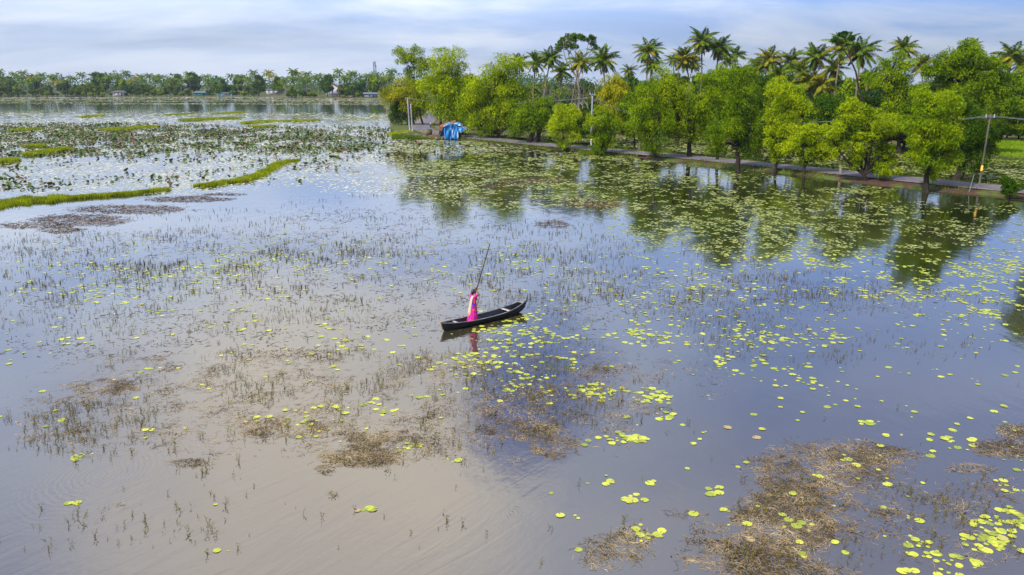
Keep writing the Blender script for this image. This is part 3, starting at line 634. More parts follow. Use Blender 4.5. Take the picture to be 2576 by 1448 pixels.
palms = [
 (1305, 158, 200, 'short coconut palm peeking over the broad pale green tree', 'g', .85), (1347, 158, 196, 'leftmost of the slender palms standing in the bare grey grove', 'g', .95),
 (1385, 148, 190, 'tall slender palm just left of the umbrella-crowned tree', 'g', .95), (1414, 180, 200, 'palm with drooping fronds under the umbrella-crowned tree', 'g', .9),
 (1460, 156, 185, 'yellowing palm directly below the umbrella-crowned tree', 'y', .95), (1516, 152, 178, 'full green palm right of the umbrella-crowned tree', 'g', 1.12),
 (1582, 178, 215, 'small dark palm on the skyline left of the tall gold-skirted palm', 'g', .7), (1630, 128, 180, 'tall palm with gold lower fronds standing apart against the sky', 'g', 1.05),
 (1640, 165, 200, 'palm half hidden behind the tall gold-skirted palm', 'g', .9), (1694, 152, 215, 'small palm left of the palm with a dead brown skirt', 'g', .75),
 (1722, 150, 185, 'golden palm with a dark trunk and a dead brown skirt', 'y', 1.1), (1765, 104, 182, 'tallest palm of the causeway with fronds raised high', 'g', 1.15),
 (1810, 122, 184, 'second tallest palm, just right of the tallest one', 'g', 1.1), (1828, 152, 205, 'pale small palm below the second tallest palm', 'g', .75),
 (1851, 138, 200, 'thin-crowned dark palm standing alone on the skyline', 'g', .8), (1745, 160, 210, 'small palm behind the golden palm', 'g', .8),
 (1905, 170, 190, 'golden orange palm at the left end of the golden palm group', 'y', .9), (1935, 152, 180, 'golden palm crowning the golden palm group', 'y', 1.05),
 (1960, 190, 170, 'low bright palm in front of the golden palm group', 'g', .95), (1990, 155, 180, 'green and gold palm at the right of the golden palm group', 'g', 1.05),
 (2015, 185, 175, 'low palm between the golden group and the dark tall palms', 'g', .9), (2052, 142, 160, 'broad palm left of the leaf-topped tall palm', 'g', 1.05),
 (2035, 205, 160, 'bright yellow palm above the low spreading pale tree', 'y', .95), (2068, 215, 156, 'yellow-tipped palm with a curved pale trunk', 'y', .9),
 (2118, 118, 155, 'dark tall palm rising highest in the right-hand grove', 'g', 1.05), (2165, 132, 152, 'dark drooping palm next to the leaf-topped tall palm', 'g', 1.1),
 (2095, 175, 165, 'smaller palm tucked under the two dark tall palms', 'g', .85), (2190, 200, 165, 'palm crown showing behind the flat-topped tree', 'g', .9),
 (2275, 122, 165, 'solitary palm over the flat-topped tree', 'g', .9), (2322, 165, 160, 'orange-leaved palm between the flat-topped and tallest rounded trees', 'y', .85),
 (2352, 215, 165, 'palm low behind the tallest rounded tree', 'g', .8), (2546, 142, 160, 'spiky palm against the sky near the right border', 'g', 1.0),
 (2505, 165, 175, 'hazy palm just left of the spiky right-hand palm', 'g', .9), (2574, 160, 172, 'palm cut by the right border', 'g', .9),
 (1145, 245, 215, 'golden palm seen through the tall bright tree left of the shack', 'y', .8), (1180, 200, 235, 'distant palm between the two bright trees by the shack', 'y', .8),
 (1560, 225, 195, 'low young palm behind the thin yellow-green tree', 'g', .8), (1600, 235, 185, 'young palm with arching fronds right of the thin yellow-green tree', 'g', .8),
 (2445, 120, 190, 'palm top hidden behind the tallest rounded tree', 'g', .8), (1870, 185, 185, 'dark squat palm left of the golden group', 'g', .7),
]
for i, (dx, dy, Yd, lb, k, s) in enumerate(palms):
    palm(dx, dy, Yd, lb, k, s, nf=30 if s > .8 else 24)

# bare grey trees in the grove
def bare(dx, dyb, H, label, dead=True):
    b = P(dx, dyb, .25); root = thing('bare_tree', b, label, 'tree', 'leafless grey trees in the grove'); mb = MB(); fk = np.array([rng.normal()*.8, 0, H*.45])
    limb(mb, (0, 0, -.4), fk, .16, .10, .08, 6, 6)
    for k in range(6):
        e = fk + np.array([rng.normal()*1.6, rng.normal()*1.2, H*rng.uniform(.3, .6)]); p_ = limb(mb, fk, e, .08, .02, .15, 6, 5)
        for j in range(5):
            q = p_[rng.integers(2, 6)]; limb(mb, q, q + np.array([rng.normal()*1.3, rng.normal()*1.0, rng.uniform(.2, 1.8)]), .03, .008, .2, 4, 4)
    ob('trunk', mb.mesh('trunk', 'bark_grey', True), root)
for i, (dx, H) in enumerate([(1362, 11), (1380, 13), (1398, 10), (1425, 13), (1438, 12), (1462, 13), (1478, 12), (1495, 10), (1350, 9)]):
    bare(dx, 322 + (i % 3)*6, H, 'bare grey branching trunk in the leafless grove below the umbrella-crowned tree')

# jungle behind the second pond: countable trees, shared crowns
BK = {
 'a': broad('jungle_tree', 'leaf_deep', 7000, 3.6, 3.6, .60, .30), 'b': broad('jungle_tree', 'leaf_olive', 6500, 3.4, 3.2, .55, .26),
 'c': broad('jungle_tree', 'leaf_mid', 7000, 3.6, 3.4, .50, .24), 'd': broad('jungle_bush', 'leaf_deep', 4200, 2.6, 1.9, .5, .25, 'bush'), 'e': broad('jungle_bush', 'leaf_olive', 4000, 2.6, 1.8, .5, .25, 'bush'),
 'f': broad('jungle_tree', 'leaf_blue', 6500, 3.4, 3.6, .6, .3)}
lab = {'a': 'dark green tree', 'b': 'olive green tree', 'c': 'mid-green tree', 'd': 'dark green bush', 'e': 'olive bush', 'f': 'bluish green tree'}
spots = [(1190, 1330, 'behind the two bright trees by the shack', [(275, 13.5), (245, 12), (228, 9)]), (1330, 1500, 'at the foot of the leafless grove', [(262, 12.5), (240, 9), (222, 5.5)]),
         (1500, 1700, 'behind the striped concrete pole', [(250, 13), (222, 11), (205, 7)]), (1700, 1900, 'behind the large trees at the middle of the causeway', [(245, 13.5), (215, 12), (190, 8)]),
         (1900, 2120, 'under the golden palm group', [(240, 14), (205, 12), (178, 8)]), (2120, 2340, 'under the two dark tall palms', [(225, 14), (192, 13), (165, 9)]), (2340, 2700, 'beyond the rice field by the right border', [(225, 14), (200, 12), (186, 9)])]
for x0, x1, where, rows in spots:
    for D_, hh in rows:
        n_ = int((x1 - x0)/44)
        for i in range(n_):
            dx = x0 + (i + rng.random()*.9)*(x1 - x0)/n_; loc = onY(dx, 300, D_ + rng.uniform(-6, 6)); loc.z = .25
            k = rng.choice(list('aabbcf') if hh > 5.5 else list('bccf')); s = hh/8.0*rng.uniform(.78, 1.12); w_ = min(s, 1.25)
            put(k, BK[k], loc, rng.random()*6.28, (w_, w_, s), lab[k] + ' ' + where, 'jungle trees ' + where)
# bushes right at the far bank of the second pond
for i, (dx, dy) in enumerate([(1300, 331), (1345, 333), (1385, 334), (1430, 336), (1478, 338), (1530, 339), (1575, 341), (1630, 346), (1680, 350), (1730, 353), (1790, 357), (1850, 361), (1910, 364), (1970, 367), (2030, 369), (2090, 371), (2150, 373), (2210, 375), (2270, 377), (2330, 381), (2380, 384), (2430, 387), (2475, 388)]):
    loc = P(dx + rng.normal()*5, dy - 1.5, .25); k = rng.choice(list('cbdec')); s = rng.uniform(.75, 1.05) if k in 'cb' else rng.uniform(1.0, 1.6)
    where = 'on the far bank of the second pond, ' + ('left of the striped pole' if dx < 1487 else 'behind the large middle trees' if dx < 1900 else 'behind the many-lobed tree' if dx < 2260 else 'by the rice field')
    put(k, BK[k], loc, rng.random()*6.28, s, lab[k] + ' ' + where, 'bushes ' + where)
for dx, dy, s in ((2500, 352, .8), (2530, 350, .9), (2562, 350, .8), (2600, 350, .9), (2480, 372, .8)):
    put('d', BK['d'], P(dx, dy, .25), rng.random()*6, s, 'dark green bush lining the back of the rice field', 'bushes behind the rice field')

# rice field
sheet('rice_field', [P(*q) for q in [(2498, 355), (2760, 358), (2760, 409), (2600, 402.5), (2512, 393.5)]], .34, 'grass')
def blades(name, pts, h, w, m, k_=1.0, kind='stuff', lean=.3):
    """standing grass blades at pts (n,3)"""
    n = len(pts); hh = h*rng.uniform(.5, 1.2, n); az = rng.random(n)*6.283; s = np.stack([np.cos(az), np.sin(az), 0*az], 1)*w*.5
    ln = rng.normal(size=(n, 3))*lean*hh[:, None]; ln[:, 2] = 0; tip = pts + ln; tip[:, 2] += hh; mid = pts + ln*.3; mid[:, 2] += hh*.55
    V = np.stack([pts - s, pts + s, mid + s*.8, tip, mid - s*.8], 1).reshape(-1, 3); b = np.arange(n)[:, None]*5
    T = np.concatenate([b + [0, 1, 2], b + [0, 2, 4], b + [4, 2, 3]], 0)
    return tag(ob(name, np_mesh(name, V, [T], m)), kind=kind)
n = 9000; xs = rng.uniform(2500, 2740, n); ys = rng.uniform(355, 408, n); pts = Pn(xs, ys, .33)
blades('rice_plants', pts[ys < 393.5 + (xs - 2512)*.1], .35, .12, 'paddy_blade')
# verge grass along both road edges
vg = VN(31); pts = []
for i in range(30, len(cl) - 1):
    seg = (cl[i + 1] - cl[i]).length; t, r_ = tang[i]
    for k in range(int(seg*55)):
        p = cl[i].lerp(cl[i + 1], rng.random()); sd = -1 if rng.random() < .55 else 1
        lo, hi = (2.5, max(3.0, abs((sec[i][1] - cl[i]).length))) if sd < 0 else (2.3, max(2.8, abs((sec[i][-2] - cl[i]).length)))
        u = rng.random(); o_ = lo + (hi - lo + .3)*u
        if vg(p.x*.22 + 5*sd, p.y*.22) < .38: continue
        q = p + r_*sd*o_; pts.append((q.x, q.y, max(.0, .36*(1 - u)) + .02))
blades('verge_grass', np.array(pts), .38, .07, 'verge')

# ------------------------------------------------------------------ far shore
SEG = [(-260, 20, 'at the left end of the far shore'), (20, 120, 'left of the two thin far towers'), (120, 200, 'around the leaning mast on the far shore'), (200, 270, 'left of the white far house'), (270, 345, 'above the white far house'),
       (345, 480, 'between the white far house and the green shed'), (480, 560, 'above the green far shed'), (560, 650, 'left of the low white far building'), (650, 705, 'behind the low white far building'), (705, 790, 'left of the orange-roofed house'),
       (790, 860, 'around the orange-roofed house'), (860, 925, 'right of the orange-roofed house'), (925, 1010, 'at the foot of the lattice tower')]
def seg(dx): return next((s_[2] for s_ in SEG if s_[0] <= dx < s_[1]), 'at the left end of the far shore')
def far_palm_build(m1, lo):
    def f():
        r_ = thing('far_palm', (0, 0, 0), 'x', 'palm tree'); H = 14; t = np.linspace(0, 1, 6); mb = MB(); mb.tube(np.stack([.8*t**2, 0*t, H*t - .3], 1), .24 - .1*t, 5)
        ob('trunk', mb.mesh('trunk', 'bark_palm', True), r_); mb = MB()
        for i in range(20):
            e0 = R(75 - 110*i/20); az = i*2.4; Lf = 3.9; tt = np.linspace(0, 1, 6); ang = e0 - R(70)*tt; x = np.cumsum(np.cos(ang))*Lf/6; z = np.cumsum(np.sin(ang))*Lf/6
            ca, sa = math.cos(az), math.sin(az); c = np.stack([x*ca + .8, x*sa, z + H - .4], 1); sd = np.array([-sa, ca, 0])*.34*np.sin(np.clip(tt*1.0 + .12, 0, 1)*math.pi)[:, None]**.5; dr = np.array([0, 0, -.42])
            V = np.stack([c - sd + dr, c, c + sd + dr], 1).reshape(-1, 3); Q = []
            for j in range(5): Q += [[j*3, j*3 + 1, j*3 + 4, j*3 + 3], [j*3 + 1, j*3 + 2, j*3 + 5, j*3 + 4]]
            mb.add(V, Q)
        ob('crown', mb.mesh('crown', m1), r_); return r_
    return f
FP = {'p': far_palm_build('palm_green', 0), 'q': far_palm_build('palm_gold', 0)}
FT = {'r': broad('far_tree', 'leaf_blue', 2600, 4.2, 4.0, .95, .5), 's': broad('far_tree', 'leaf_mid', 2600, 4.4, 3.6, .9, .5), 't': broad('far_tree', 'leaf_deep', 2600, 3.8, 4.6, .95, .5), 'u': broad('far_tree', 'leaf_olive', 2600, 4.4, 3.8, .9, .5), 'v': broad('far_bush', 'leaf_bright', 1200, 2.6, 1.6, .7, .4, 'bush'), 'w': broad('far_bush', 'leaf_deep', 1200, 2.8, 2.0, .7, .4, 'bush')}
flab = {'p': 'green coconut palm ', 'q': 'yellowish coconut palm ', 'r': 'bluish green tree ', 's': 'bright green tree ', 't': 'dark green tree ', 'u': 'olive green tree ', 'v': 'low bright bush ', 'w': 'dark rounded bush '}
vs = VN(77)
def far_top(dx): return 194 + 9*(vs(dx*.021, 1.5) - .5)*2 + 5*(vs(dx*.09, 7.5) - .5)*2
houses_x = [(285, 312), (488, 520), (655, 705), (805, 850), (908, 952), (550, 580)]
for row, (dY, frac, n_) in enumerate([(10, .58, 62), (28, .8, 64), (60, .98, 66)]):
    for i in range(n_):
        dx = -90 + (i + rng.uniform(.1, .9))*1085/n_
        near = dx > 703; b0 = P(dx, 247.6 if near else 243.6).y; D_ = b0 + dY*(1.0 if not near else .8) + rng.uniform(-6, 8)
        if any(a - 5 < dx < b + 5 for a, b in houses_x) and row < 1: continue
        if any(a - 1 < dx < b + 1 for a, b in houses_x) and row < 2: continue
        ttop = onY(dx, far_top(dx), D_).z*frac*rng.uniform(.85, 1.22); isp = rng.random() < (.45, .6, .62)[row]
        loc = onY(dx, 240, D_); loc.z = .25
        if isp:
            k = 'q' if rng.random() < .10 else 'p'; s = max(.6, ttop/13.6); put(k, FP[k], loc, rng.random()*6.28, (min(1.25, s*1.3)*1.2,)*2 + (s*1.04,), flab[k] + seg(dx), 'far palms ' + seg(dx))
        else:
            k = rng.choice(list('rstuu' if row < 2 else 'rrstt')); s = ttop/8.6*rng.uniform(.55, .98); put(k, FT[k], loc, rng.random()*6.28, (min(s, 1.7)*rng.uniform(.9, 1.2),)*2 + (s,), flab[k] + seg(dx), 'far trees ' + seg(dx))
# low bushes on the far water line
for i in range(84):
    dx = -60 + i*12.4 + rng.uniform(-7, 7)
    if any(a - 3 < dx < b + 3 for a, b in houses_x): continue
    loc = P(dx, 247.0 if dx > 703 else 243.0, .2); kk = 'v' if rng.random() < .45 else 'w'; put(kk, FT[kk], loc, rng.random()*6, rng.uniform(.6, 1.35), flab[kk] + seg(dx), 'far bushes ' + seg(dx))
# the wood behind reads as one mass
lumps = []
for i in range(150):
    dx = rng.uniform(-200, 1500); Yd = 790 + rng.uniform(0, 120); z = max(3, onY(dx, far_top(dx) + 1, Yd).z*rng.uniform(.60, .92)); p = onY(dx, 215, Yd)
    lumps.append((np.array([p.x, Yd, z]), np.array([9, 7, z*.35 + 1])))
    lumps.append((np.array([p.x + 4, Yd + 3, z*.4]), np.array([9, 6, z*.45])))
V, Q = crown_leaves(lumps, 34000, 1.9, 1.1, .2, (.5, 1.05)); V[:, 2] = np.maximum(V[:, 2], .1)
tag(ob('distant_wood', np_mesh('distant_wood', V, Q, 'leaf_blue')), kind='stuff')
lumps = []
for i in range(120):
    dx = rng.uniform(1120, 2900); Yd = rng.uniform(270, 330); p = onY(dx, 215, Yd); z = rng.uniform(5, 9); lumps.append((np.array([p.x, Yd, z*.5]), np.array([6, 6, z*.75])))
V, Q = crown_leaves(lumps, 24000, 1.2, .7, .2, (.5, 1.05)); V[:, 2] = np.maximum(V[:, 2], .1)
tag(ob('inland_wood', np_mesh('inland_wood', V, Q, 'leaf_deep')), kind='stuff')

# ------------------------------------------------------------------ far buildings
def house(name, dx, dyb, wpx, hpx, depth, wall, roof, label, cat='house', gable=False, windows=2, Yoff=0, roofh=None, rz=0.0):
    b = P(dx, dyb, .3); b.y += Yoff; s = mpp(b.y); W, H = wpx*s, hpx*s; root = thing(name, b, label, cat, rz=rz)
    mb = MB().box((0, depth/2, H/2), (W/2, depth/2, H/2))
    rh = roofh or W*.28
    if gable: mb.add([(-W/2, .0, H), (W/2, .0, H), (0, .0, H + rh), (-W/2, depth, H), (W/2, depth, H), (0, depth, H + rh)], T=[[0, 1, 2], [4, 3, 5]])
    ob('wall', mb.mesh('wall', wall), root); mb = MB()
    if gable:
        for sx in (-1, 1):
            mb.add([(sx*(W/2 + .5), -.6, H - .35), (sx*(W/2 + .5), depth + .6, H - .35), (0, depth + .6, H + rh + .1), (0, -.6, H + rh + .1), (sx*(W/2 + .5), -.6, H - .2), (sx*(W/2 + .5), depth + .6, H - .2), (0, depth + .6, H + rh + .28), (0, -.6, H + rh + .28)],
                   [[0, 1, 2, 3], [4, 5, 6, 7], [0, 1, 5, 4], [0, 3, 7, 4], [1, 2, 6, 5]])
    else:
        mb.add([(-W/2 - .5, -.8, H + .05), (W/2 + .5, -.8, H + .05), (W/2 + .5, depth + .5, H + rh), (-W/2 - .5, depth + .5, H + rh), (-W/2 - .5, -.8, H + .2), (W/2 + .5, -.8, H + .2), (W/2 + .5, depth + .5, H + rh + .15), (-W/2 - .5, depth + .5, H + rh + .15)],
               [[0, 1, 2, 3], [4, 5, 6, 7], [0, 1, 5, 4], [0, 3, 7, 4], [1, 2, 6, 5]])
    ob('roof', mb.mesh('roof', roof), root)
    for i in range(windows):
        x = (i + .5 - windows/2)*W/max(windows, 1); o_ = MB().box((x, -.03, H*.55), (min(.5, W*.08), .04, H*.16)).mesh('window', 'dark_open'); ob('window', o_, root)
    ob('door', MB().box((W*.28, -.03, min(1.0, H*.4)), (.45, .04, min(1.0, H*.4))).mesh('door', 'dark_open'), root)
    return root
house('far_house', 829, 240, 34, 17, 12, 'white_wall', 'tile_roof', 'white house with an orange tiled gable roof on the far shore', gable=True, windows=3, Yoff=14, roofh=3.4)
house('far_house', 846, 245, 22, 8, 5, 'pink_wall', 'grey_sheet', 'pinkish lean-to in front of the orange-roofed house', windows=1, Yoff=4, roofh=.8)
house('far_house', 298, 242.3, 30, 9, 8, 'white_wall', 'rubble', 'low white house half hidden by trees on the left far shore', windows=3, roofh=1.4)
house('far_shed', 504, 241.5, 34, 7, 8, 'green_wall', 'grey_sheet', 'green walled shed with a pale roof on the far shore', 'shed', windows=2, roofh=1.2)
house('far_house', 683, 238.5, 34, 11, 9, 'white_wall', 'grey_sheet', 'low white flat-roofed building right of centre on the far shore', 'building', windows=3, roofh=.6, Yoff=6)
house('far_shed', 566, 240.5, 14, 5, 5, 'white_wall', 'grey_sheet', 'tiny white hut between the green shed and the flat-roofed building', 'shed', windows=1, roofh=.6)
house('far_shed', 930, 246.5, 34, 9, 6, 'grey_sheet', 'grey_sheet', 'grey-blue sheet metal shed near the water left of the wooded point', 'shed', windows=1, roofh=1.0)
house('far_shed', 886, 245.5, 16, 10, 5, 'pink_wall', 'tile_roof', 'small pink shed between the palms left of the grey-blue shed', 'shed', windows=1, roofh=1.0)
for i, dx in enumerate((548, 559, 563)):
    root = thing('water_drum', P(dx + 20*(i == 2), 242.8, .3), ('left', 'middle', 'right')[i] + ' bright blue drum on the far shore below the tiny white hut', 'drum', 'blue drums on the far shore'); th = np.linspace(0, 2*math.pi, 13)[:-1]
    mb = MB(); mb.tube([(0, 0, 0), (0, 0, .4), (0, 0, .5), (0, 0, 1.3), (0, 0, 1.4), (0, 0, 1.7)], [.7, .75, .7, .75, .7, .55], 12); ob('drum_body', mb.mesh('drum_body', 'tarp'), root)
def lattice(dx, dtop, Yd, w, label):
    top = onY(dx, dtop, Yd); H = top.z; root = thing('lattice_tower', (top.x, Yd, .3), label, 'tower'); mb = MB(); nb = int(H/2.6)
    for sx in (-1, 1):
        for sy in (-1, 1): ob('leg', MB().tube([(sx*w, sy*w, 0), (sx*w*.35, sy*w*.35, H)], [.22, .14], 4).mesh('leg', 'steel'), root)
    for i in range(nb):
        z0, z1 = H*i/nb, H*(i + 1)/nb; a, b = w*(1 - .65*i/nb), w*(1 - .65*(i + 1)/nb)
        for q in ((-1, -1, 1, -1), (1, -1, 1, 1), (1, 1, -1, 1), (-1, 1, -1, -1)):
            mb.tube([(q[0]*a, q[1]*a, z0), (q[2]*b, q[3]*b, z1)], .09, 3); mb.tube([(q[2]*a, q[3]*a, z0), (q[0]*b, q[1]*b, z1)], .09, 3); mb.tube([(q[0]*b, q[1]*b, z1), (q[2]*b, q[3]*b, z1)], .09, 3)
    ob('bracing', mb.mesh('bracing', 'steel'), root); mb = MB()
    for k in range(5): mb.box((math.cos(k*1.3)*w*.55, math.sin(k*1.3)*w*.55, H*(.86 + .03*k)), (.3, .3, 1.0))
    ob('antenna', mb.mesh('antenna', 'steel'), root)
    ob('mast_tip', MB().tube([(0, 0, H), (0, 0, H + 3)], [.10, .04], 4).mesh('mast_tip', 'steel'), root)
lattice(942, 157, 760, 2.2, 'dark lattice telecom tower rising over the trees near the wooded point')
lattice(107, 186, 1150, 2.0, 'thin hazy lattice tower at the far left skyline')
lattice(154, 187, 1300, 2.0, 'faint hazy tower just left of the leaning mast')
a = onY(181, 222, 740); b = onY(173, 182, 740)
tag(ob('leaning_mast', MB().tube([(0, 0, -a.z + .3), (0, 0, 0), tuple(b - a)], [.2, .16, .1], 6).mesh('leaning_mast', 'bark_grey'), None, a), 'thin pale mast leaning left above the far trees', 'mast')

# ------------------------------------------------------------------ poles and wires
def pole(dx, dyb, dtop, label, m='concrete', r=.13, band=None, lean=0.0, arms=None, name='utility_pole'):
    b = P(dx, dyb, .1); top = onY(dx, dtop, b.y); H = top.z - .1; root = thing(name, b, label, 'pole'); 
    ob('shaft', MB().tube([(0, 0, -.5), (lean*.5, 0, H*.5), (lean, 0, H)], [r*1.25, r*1.05, r*.8], 8).mesh('shaft', m, True), root)
    if band: ob('painted_band', MB().tube([(lean*band/H, 0, band), (lean*(band + .55)/H, 0, band + .55)], r*1.25, 10).mesh('painted_band', 'yellow_paint'), root)
    if arms == 'v':
        for s_ in (-1, 1): ob('arm', MB().tube([(lean, 0, H - .2), (lean + s_*.45, 0, H + .7)], .05, 5).mesh('arm', m), root)
    if arms == 't':
        ob('arm', MB().box((lean, 0, H - .4), (.9, .05, .06)).mesh('arm', 'dark_pole'), root)
    if arms:
        for s_ in (-1, 0, 1): ob('insulator', MB().tube([(lean + s_*.42, 0, H - .34 if arms == 't' else H + .2), (lean + s_*.42, 0, H if arms == 't' else H + .5)], .05, 6).mesh('insulator', 'wire'), root)
    return b + Vector((lean, 0, H))
pt1 = pole(1031.5, 332, 246, 'taller left one of the twin pale concrete poles by the road bend', lean=-.35, r=.16, arms='t')
pt2 = pole(1038.6, 333.5, 262, 'shorter right one of the twin pale concrete poles by the road bend', lean=-.30, r=.16)
pt3 = pole(1487, 372, 243, 'pale concrete pole with a yellow band and forked top in front of the grove', r=.14, band=1.3, arms='v')
pt4 = pole(1608, 379, 285, 'dark pole on the far road edge behind the second rounded bush', 'dark_pole', r=.16)
pt5 = pole(2113, 443, 300, 'bare grey pole hidden in the low spreading tree, only its foot showing', 'bark_grey', r=.14)
pt6 = pole(2461, 478, 288, 'slim grey-brown pole with a yellow band at the right of the causeway', 'dark_pole', r=.088, band=2.0, lean=.12, arms='t')
def wire(a, b, sag, label, r=.011, off=(0, 0, 0)):
    a = Vector(a) + Vector(off); b = Vector(b) + Vector(off); t = np.linspace(0, 1, 14)[:, None]; A, B = np.zeros(3), np.array(b - a)
    pts = A*(1 - t) + B*t; pts[:, 2] -= sag*4*t[:, 0]*(1 - t[:, 0])
    tag(ob('power_wire', MB().tube(pts, r, 4).mesh('power_wire', 'wire'), None, a), label, 'wire', 'power wires along the road')
for k, o_ in enumerate((-.4, .4)):
    z_ = (o_, 0, -.15)
    wire(pt6, P(3400, 560, .4) + Vector((0, 0, 7)), .5, ('left', 'right')[k] + '-hand wire leaving the picture from the slim pole at right', off=z_)
    wire(pt5, pt6, .5, ('front', 'rear')[k] + ' wire between the slim right pole and the grey pole in the spreading tree', off=z_)
    wire(pt4, pt5, .9, ('front', 'rear')[k] + ' wire running through the crowns of the middle trees', off=z_)
    wire(pt3, pt4, .5, ('front', 'rear')[k] + ' wire right of the forked concrete pole', off=z_)
    wire(pt1, pt3, 1.2, ('front', 'rear')[k] + ' wire between the twin poles and the forked concrete pole', off=z_)
wire(pt1 + Vector((0, 0, -.4)), P(1003, 312, .3), .05, 'taut guy wire slanting left from the taller twin pole', r=.03)
wire(P(2437, 486, .1), onY(2450, 440, P(2437, 486).y), .0, 'thin slanting guy wire at the foot of the slim right pole', r=.02)

# ------------------------------------------------------------------ shack of blue tarpaulin
FL = P(1118, 351, .1); FRt = P(1152, 352, .1); RR = P(1172, 348.5, .1)
shack = thing('tarp_shack', FL, 'ramshackle roadside shack covered in blue and white tarpaulin, standing in the flooded verge', 'shack')
W1 = FRt.x - FL.x; W2 = RR.x - FL.x; Hs = onY(1118, 318, FL.y).z - .1; Hp = onY(1140, 308.5, FL.y + 1.5).z - .1; DP = 3.4
def drape(f, nu, nv, name, m, amp=.06, seed=1):
    vn = VN(seed); U_, V_ = np.meshgrid(np.linspace(0, 1, nu), np.linspace(0, 1, nv), indexing='ij'); pts = np.array([[f(u, v) for v in V_[0]] for u in U_[:, 0]]).reshape(nu, nv, 3)
    pts[..., 0] += (vn(U_*9, V_*2) - .5)*amp; pts[..., 1] += (vn(U_*14 + 3, V_*2.5) - .5)*amp*4; pts[..., 2] += (vn(U_*7, V_*7 + 9) - .5)*amp*2
    ii, jj = np.meshgrid(np.arange(nu - 1), np.arange(nv - 1), indexing='ij'); k = ii*nv + jj
    me = MB().add(pts.reshape(-1, 3), np.stack([k, k + nv, k + nv + 1, k + 1], -1).reshape(-1, 4)).mesh(name, m, True)
    o = ob(name, me, shack); md = o.modifiers.new('thickness', 'SOLIDIFY'); md.thickness = .03; return o
ragged = lambda u: -.05 + .12*math.sin(u*23) + .08*math.sin(u*51)
o_ = drape(lambda u, v: (W1*u*1.02 - .05, -.05 + .25*(1 - v)*math.sin(u*3), ragged(u) + (Hs - ragged(u))*v + .15*u*v), 30, 12, 'tarp_wall', 'tarp', .10, 3); o_['label'] = 'blue front tarp with a torn white panel'
drape(lambda u, v: (-.1 - 1.5*(1 - v)*(1 - u)*.6 - .05, DP*u*.8, .5 + (Hs - .6)*v), 14, 8, 'tarp_wall', 'tarp', .08, 8)
o_ = drape(lambda u, v: (-.15 + (W2 + .5)*u, -.35 + (DP + .4)*v, Hs + (Hp - Hs)*math.sin(min(1, u*1.15)*math.pi)**.7*.9 + .10*v - .55*max(0, u - .72)/.28 + (.0 if v > .12 else -.25)), 30, 14, 'tarp_roof', 'tarp_pale', .09, 5); o_['label'] = 'sagging white and blue roof tarp'
drape(lambda u, v: (W1 + (W2 - W1)*u*1.05, -.32 + .06*math.sin(u*9), Hs - .45 - (.5 + .35*math.sin(u*5))*(1 - v) + .25*v - .25*u), 16, 6, 'tarp_flap', 'tarp', .06, 15)
ob('rust_sheet', MB().add([(-1.0, .4, Hs - .2), (.0, .4, Hs - .1), (2.2, .4, Hp + .15), (-1.0, 3.2, Hs + .1), (2.2, 3.2, Hp + .45), (-1.0, .4, Hs - .9), (-.15, .4, Hs - .9)], [[0, 2, 4, 3]], [[0, 1, 2]]).add([(-1.0, .45, Hs - .95), (-.1, .45, Hs - .95), (-.1, .45, Hs - .1), (-1.0, .45, Hs - .2)], [[0, 1, 2, 3]]).mesh('rust_sheet', 'rust_sheet'), shack)
for (x, y, h_) in ((0, 0, Hs), (W1, 0, Hs), (W2, .4, Hs - .3), (0, DP, Hs), (W1, DP, Hs), (W2, DP, Hs - .2), (W1 + 1.0, .1, 1.4)):
    ob('post', MB().tube([(x, y, -.6), (x + .05, y, h_)], .07, 6).mesh('post', 'timber'), shack)
for z_ in (.9, .25): ob('rail', MB().tube([(W1, .05, z_), (W2, .4, z_ + .05)], .05, 5).mesh('rail', 'timber'), shack)
ob('bench', MB().box((W1 + 1.2, 1.4, .95), (.9, .25, .04)).box((W1 + .5, 1.4, .45), (.05, .2, .45)).box((W1 + 1.9, 1.4, .45), (.05, .2, .45)).mesh('bench', 'timber'), shack)
ob('counter', MB().box((W1 + .25, .9, .75), (.25, .5, .75)).mesh('counter', 'timber'), shack)
o_ = drape(lambda u, v: (W2 - .75 + .55*u, .9 + .12*math.sin(u*8), .9 + 1.9*v), 8, 6, 'hanging_cloth', 'cloth_navy', .05, 21)
# bricks and debris by the shack
def rock_mesh(nm, m, s):
    mb = MB(); v = np.array([[x, y, z] for x in (-1, 1) for y in (-1, 1) for z in (-1, 1)], float)*s; v += rng.normal(size=v.shape)*s.mean()*.25
    return mb.add(v, [[0, 1, 3, 2], [4, 6, 7, 5], [0, 4, 5, 1], [2, 3, 7, 6], [0, 2, 6, 4], [1, 5, 7, 3]]).mesh(nm, m)
for i, (dx, dy, s) in enumerate([(1012, 333, .5), (1018, 336, .45), (1025, 337, .5), (1031, 338, .35), (1050, 341, .55), (1054, 343, .4), (1073, 346, .5), (1094, 349, .35), (1100, 350, .5), (1081, 348, .35)]):
    tag(ob('rubble_stone', rock_mesh('rubble_stone', 'rubble', np.array([s, s*.7, s*.4])), None, P(dx, dy, .12), rng.random()*3), 'grey broken stone lying in the flooded verge ' + ('below the twin poles' if dx < 1045 else 'near the square concrete bin' if dx < 1090 else 'left of the tarp shack'), 'stone', 'rubble in the flooded verge')
tag(ob('red_soil', MB().add([(-3.2, -1.2, 0), (2.6, -1.5, 0), (3.0, 1.2, .02), (-2.8, 1.4, .02), (-.5, 0, .55), (1.2, .2, .4)], [], [[0, 1, 4], [1, 5, 4], [1, 2, 5], [2, 3, 5], [3, 4, 5], [3, 0, 4]]).mesh('red_soil', 'soil'), None, P(1098, 345, .2)), kind='structure')
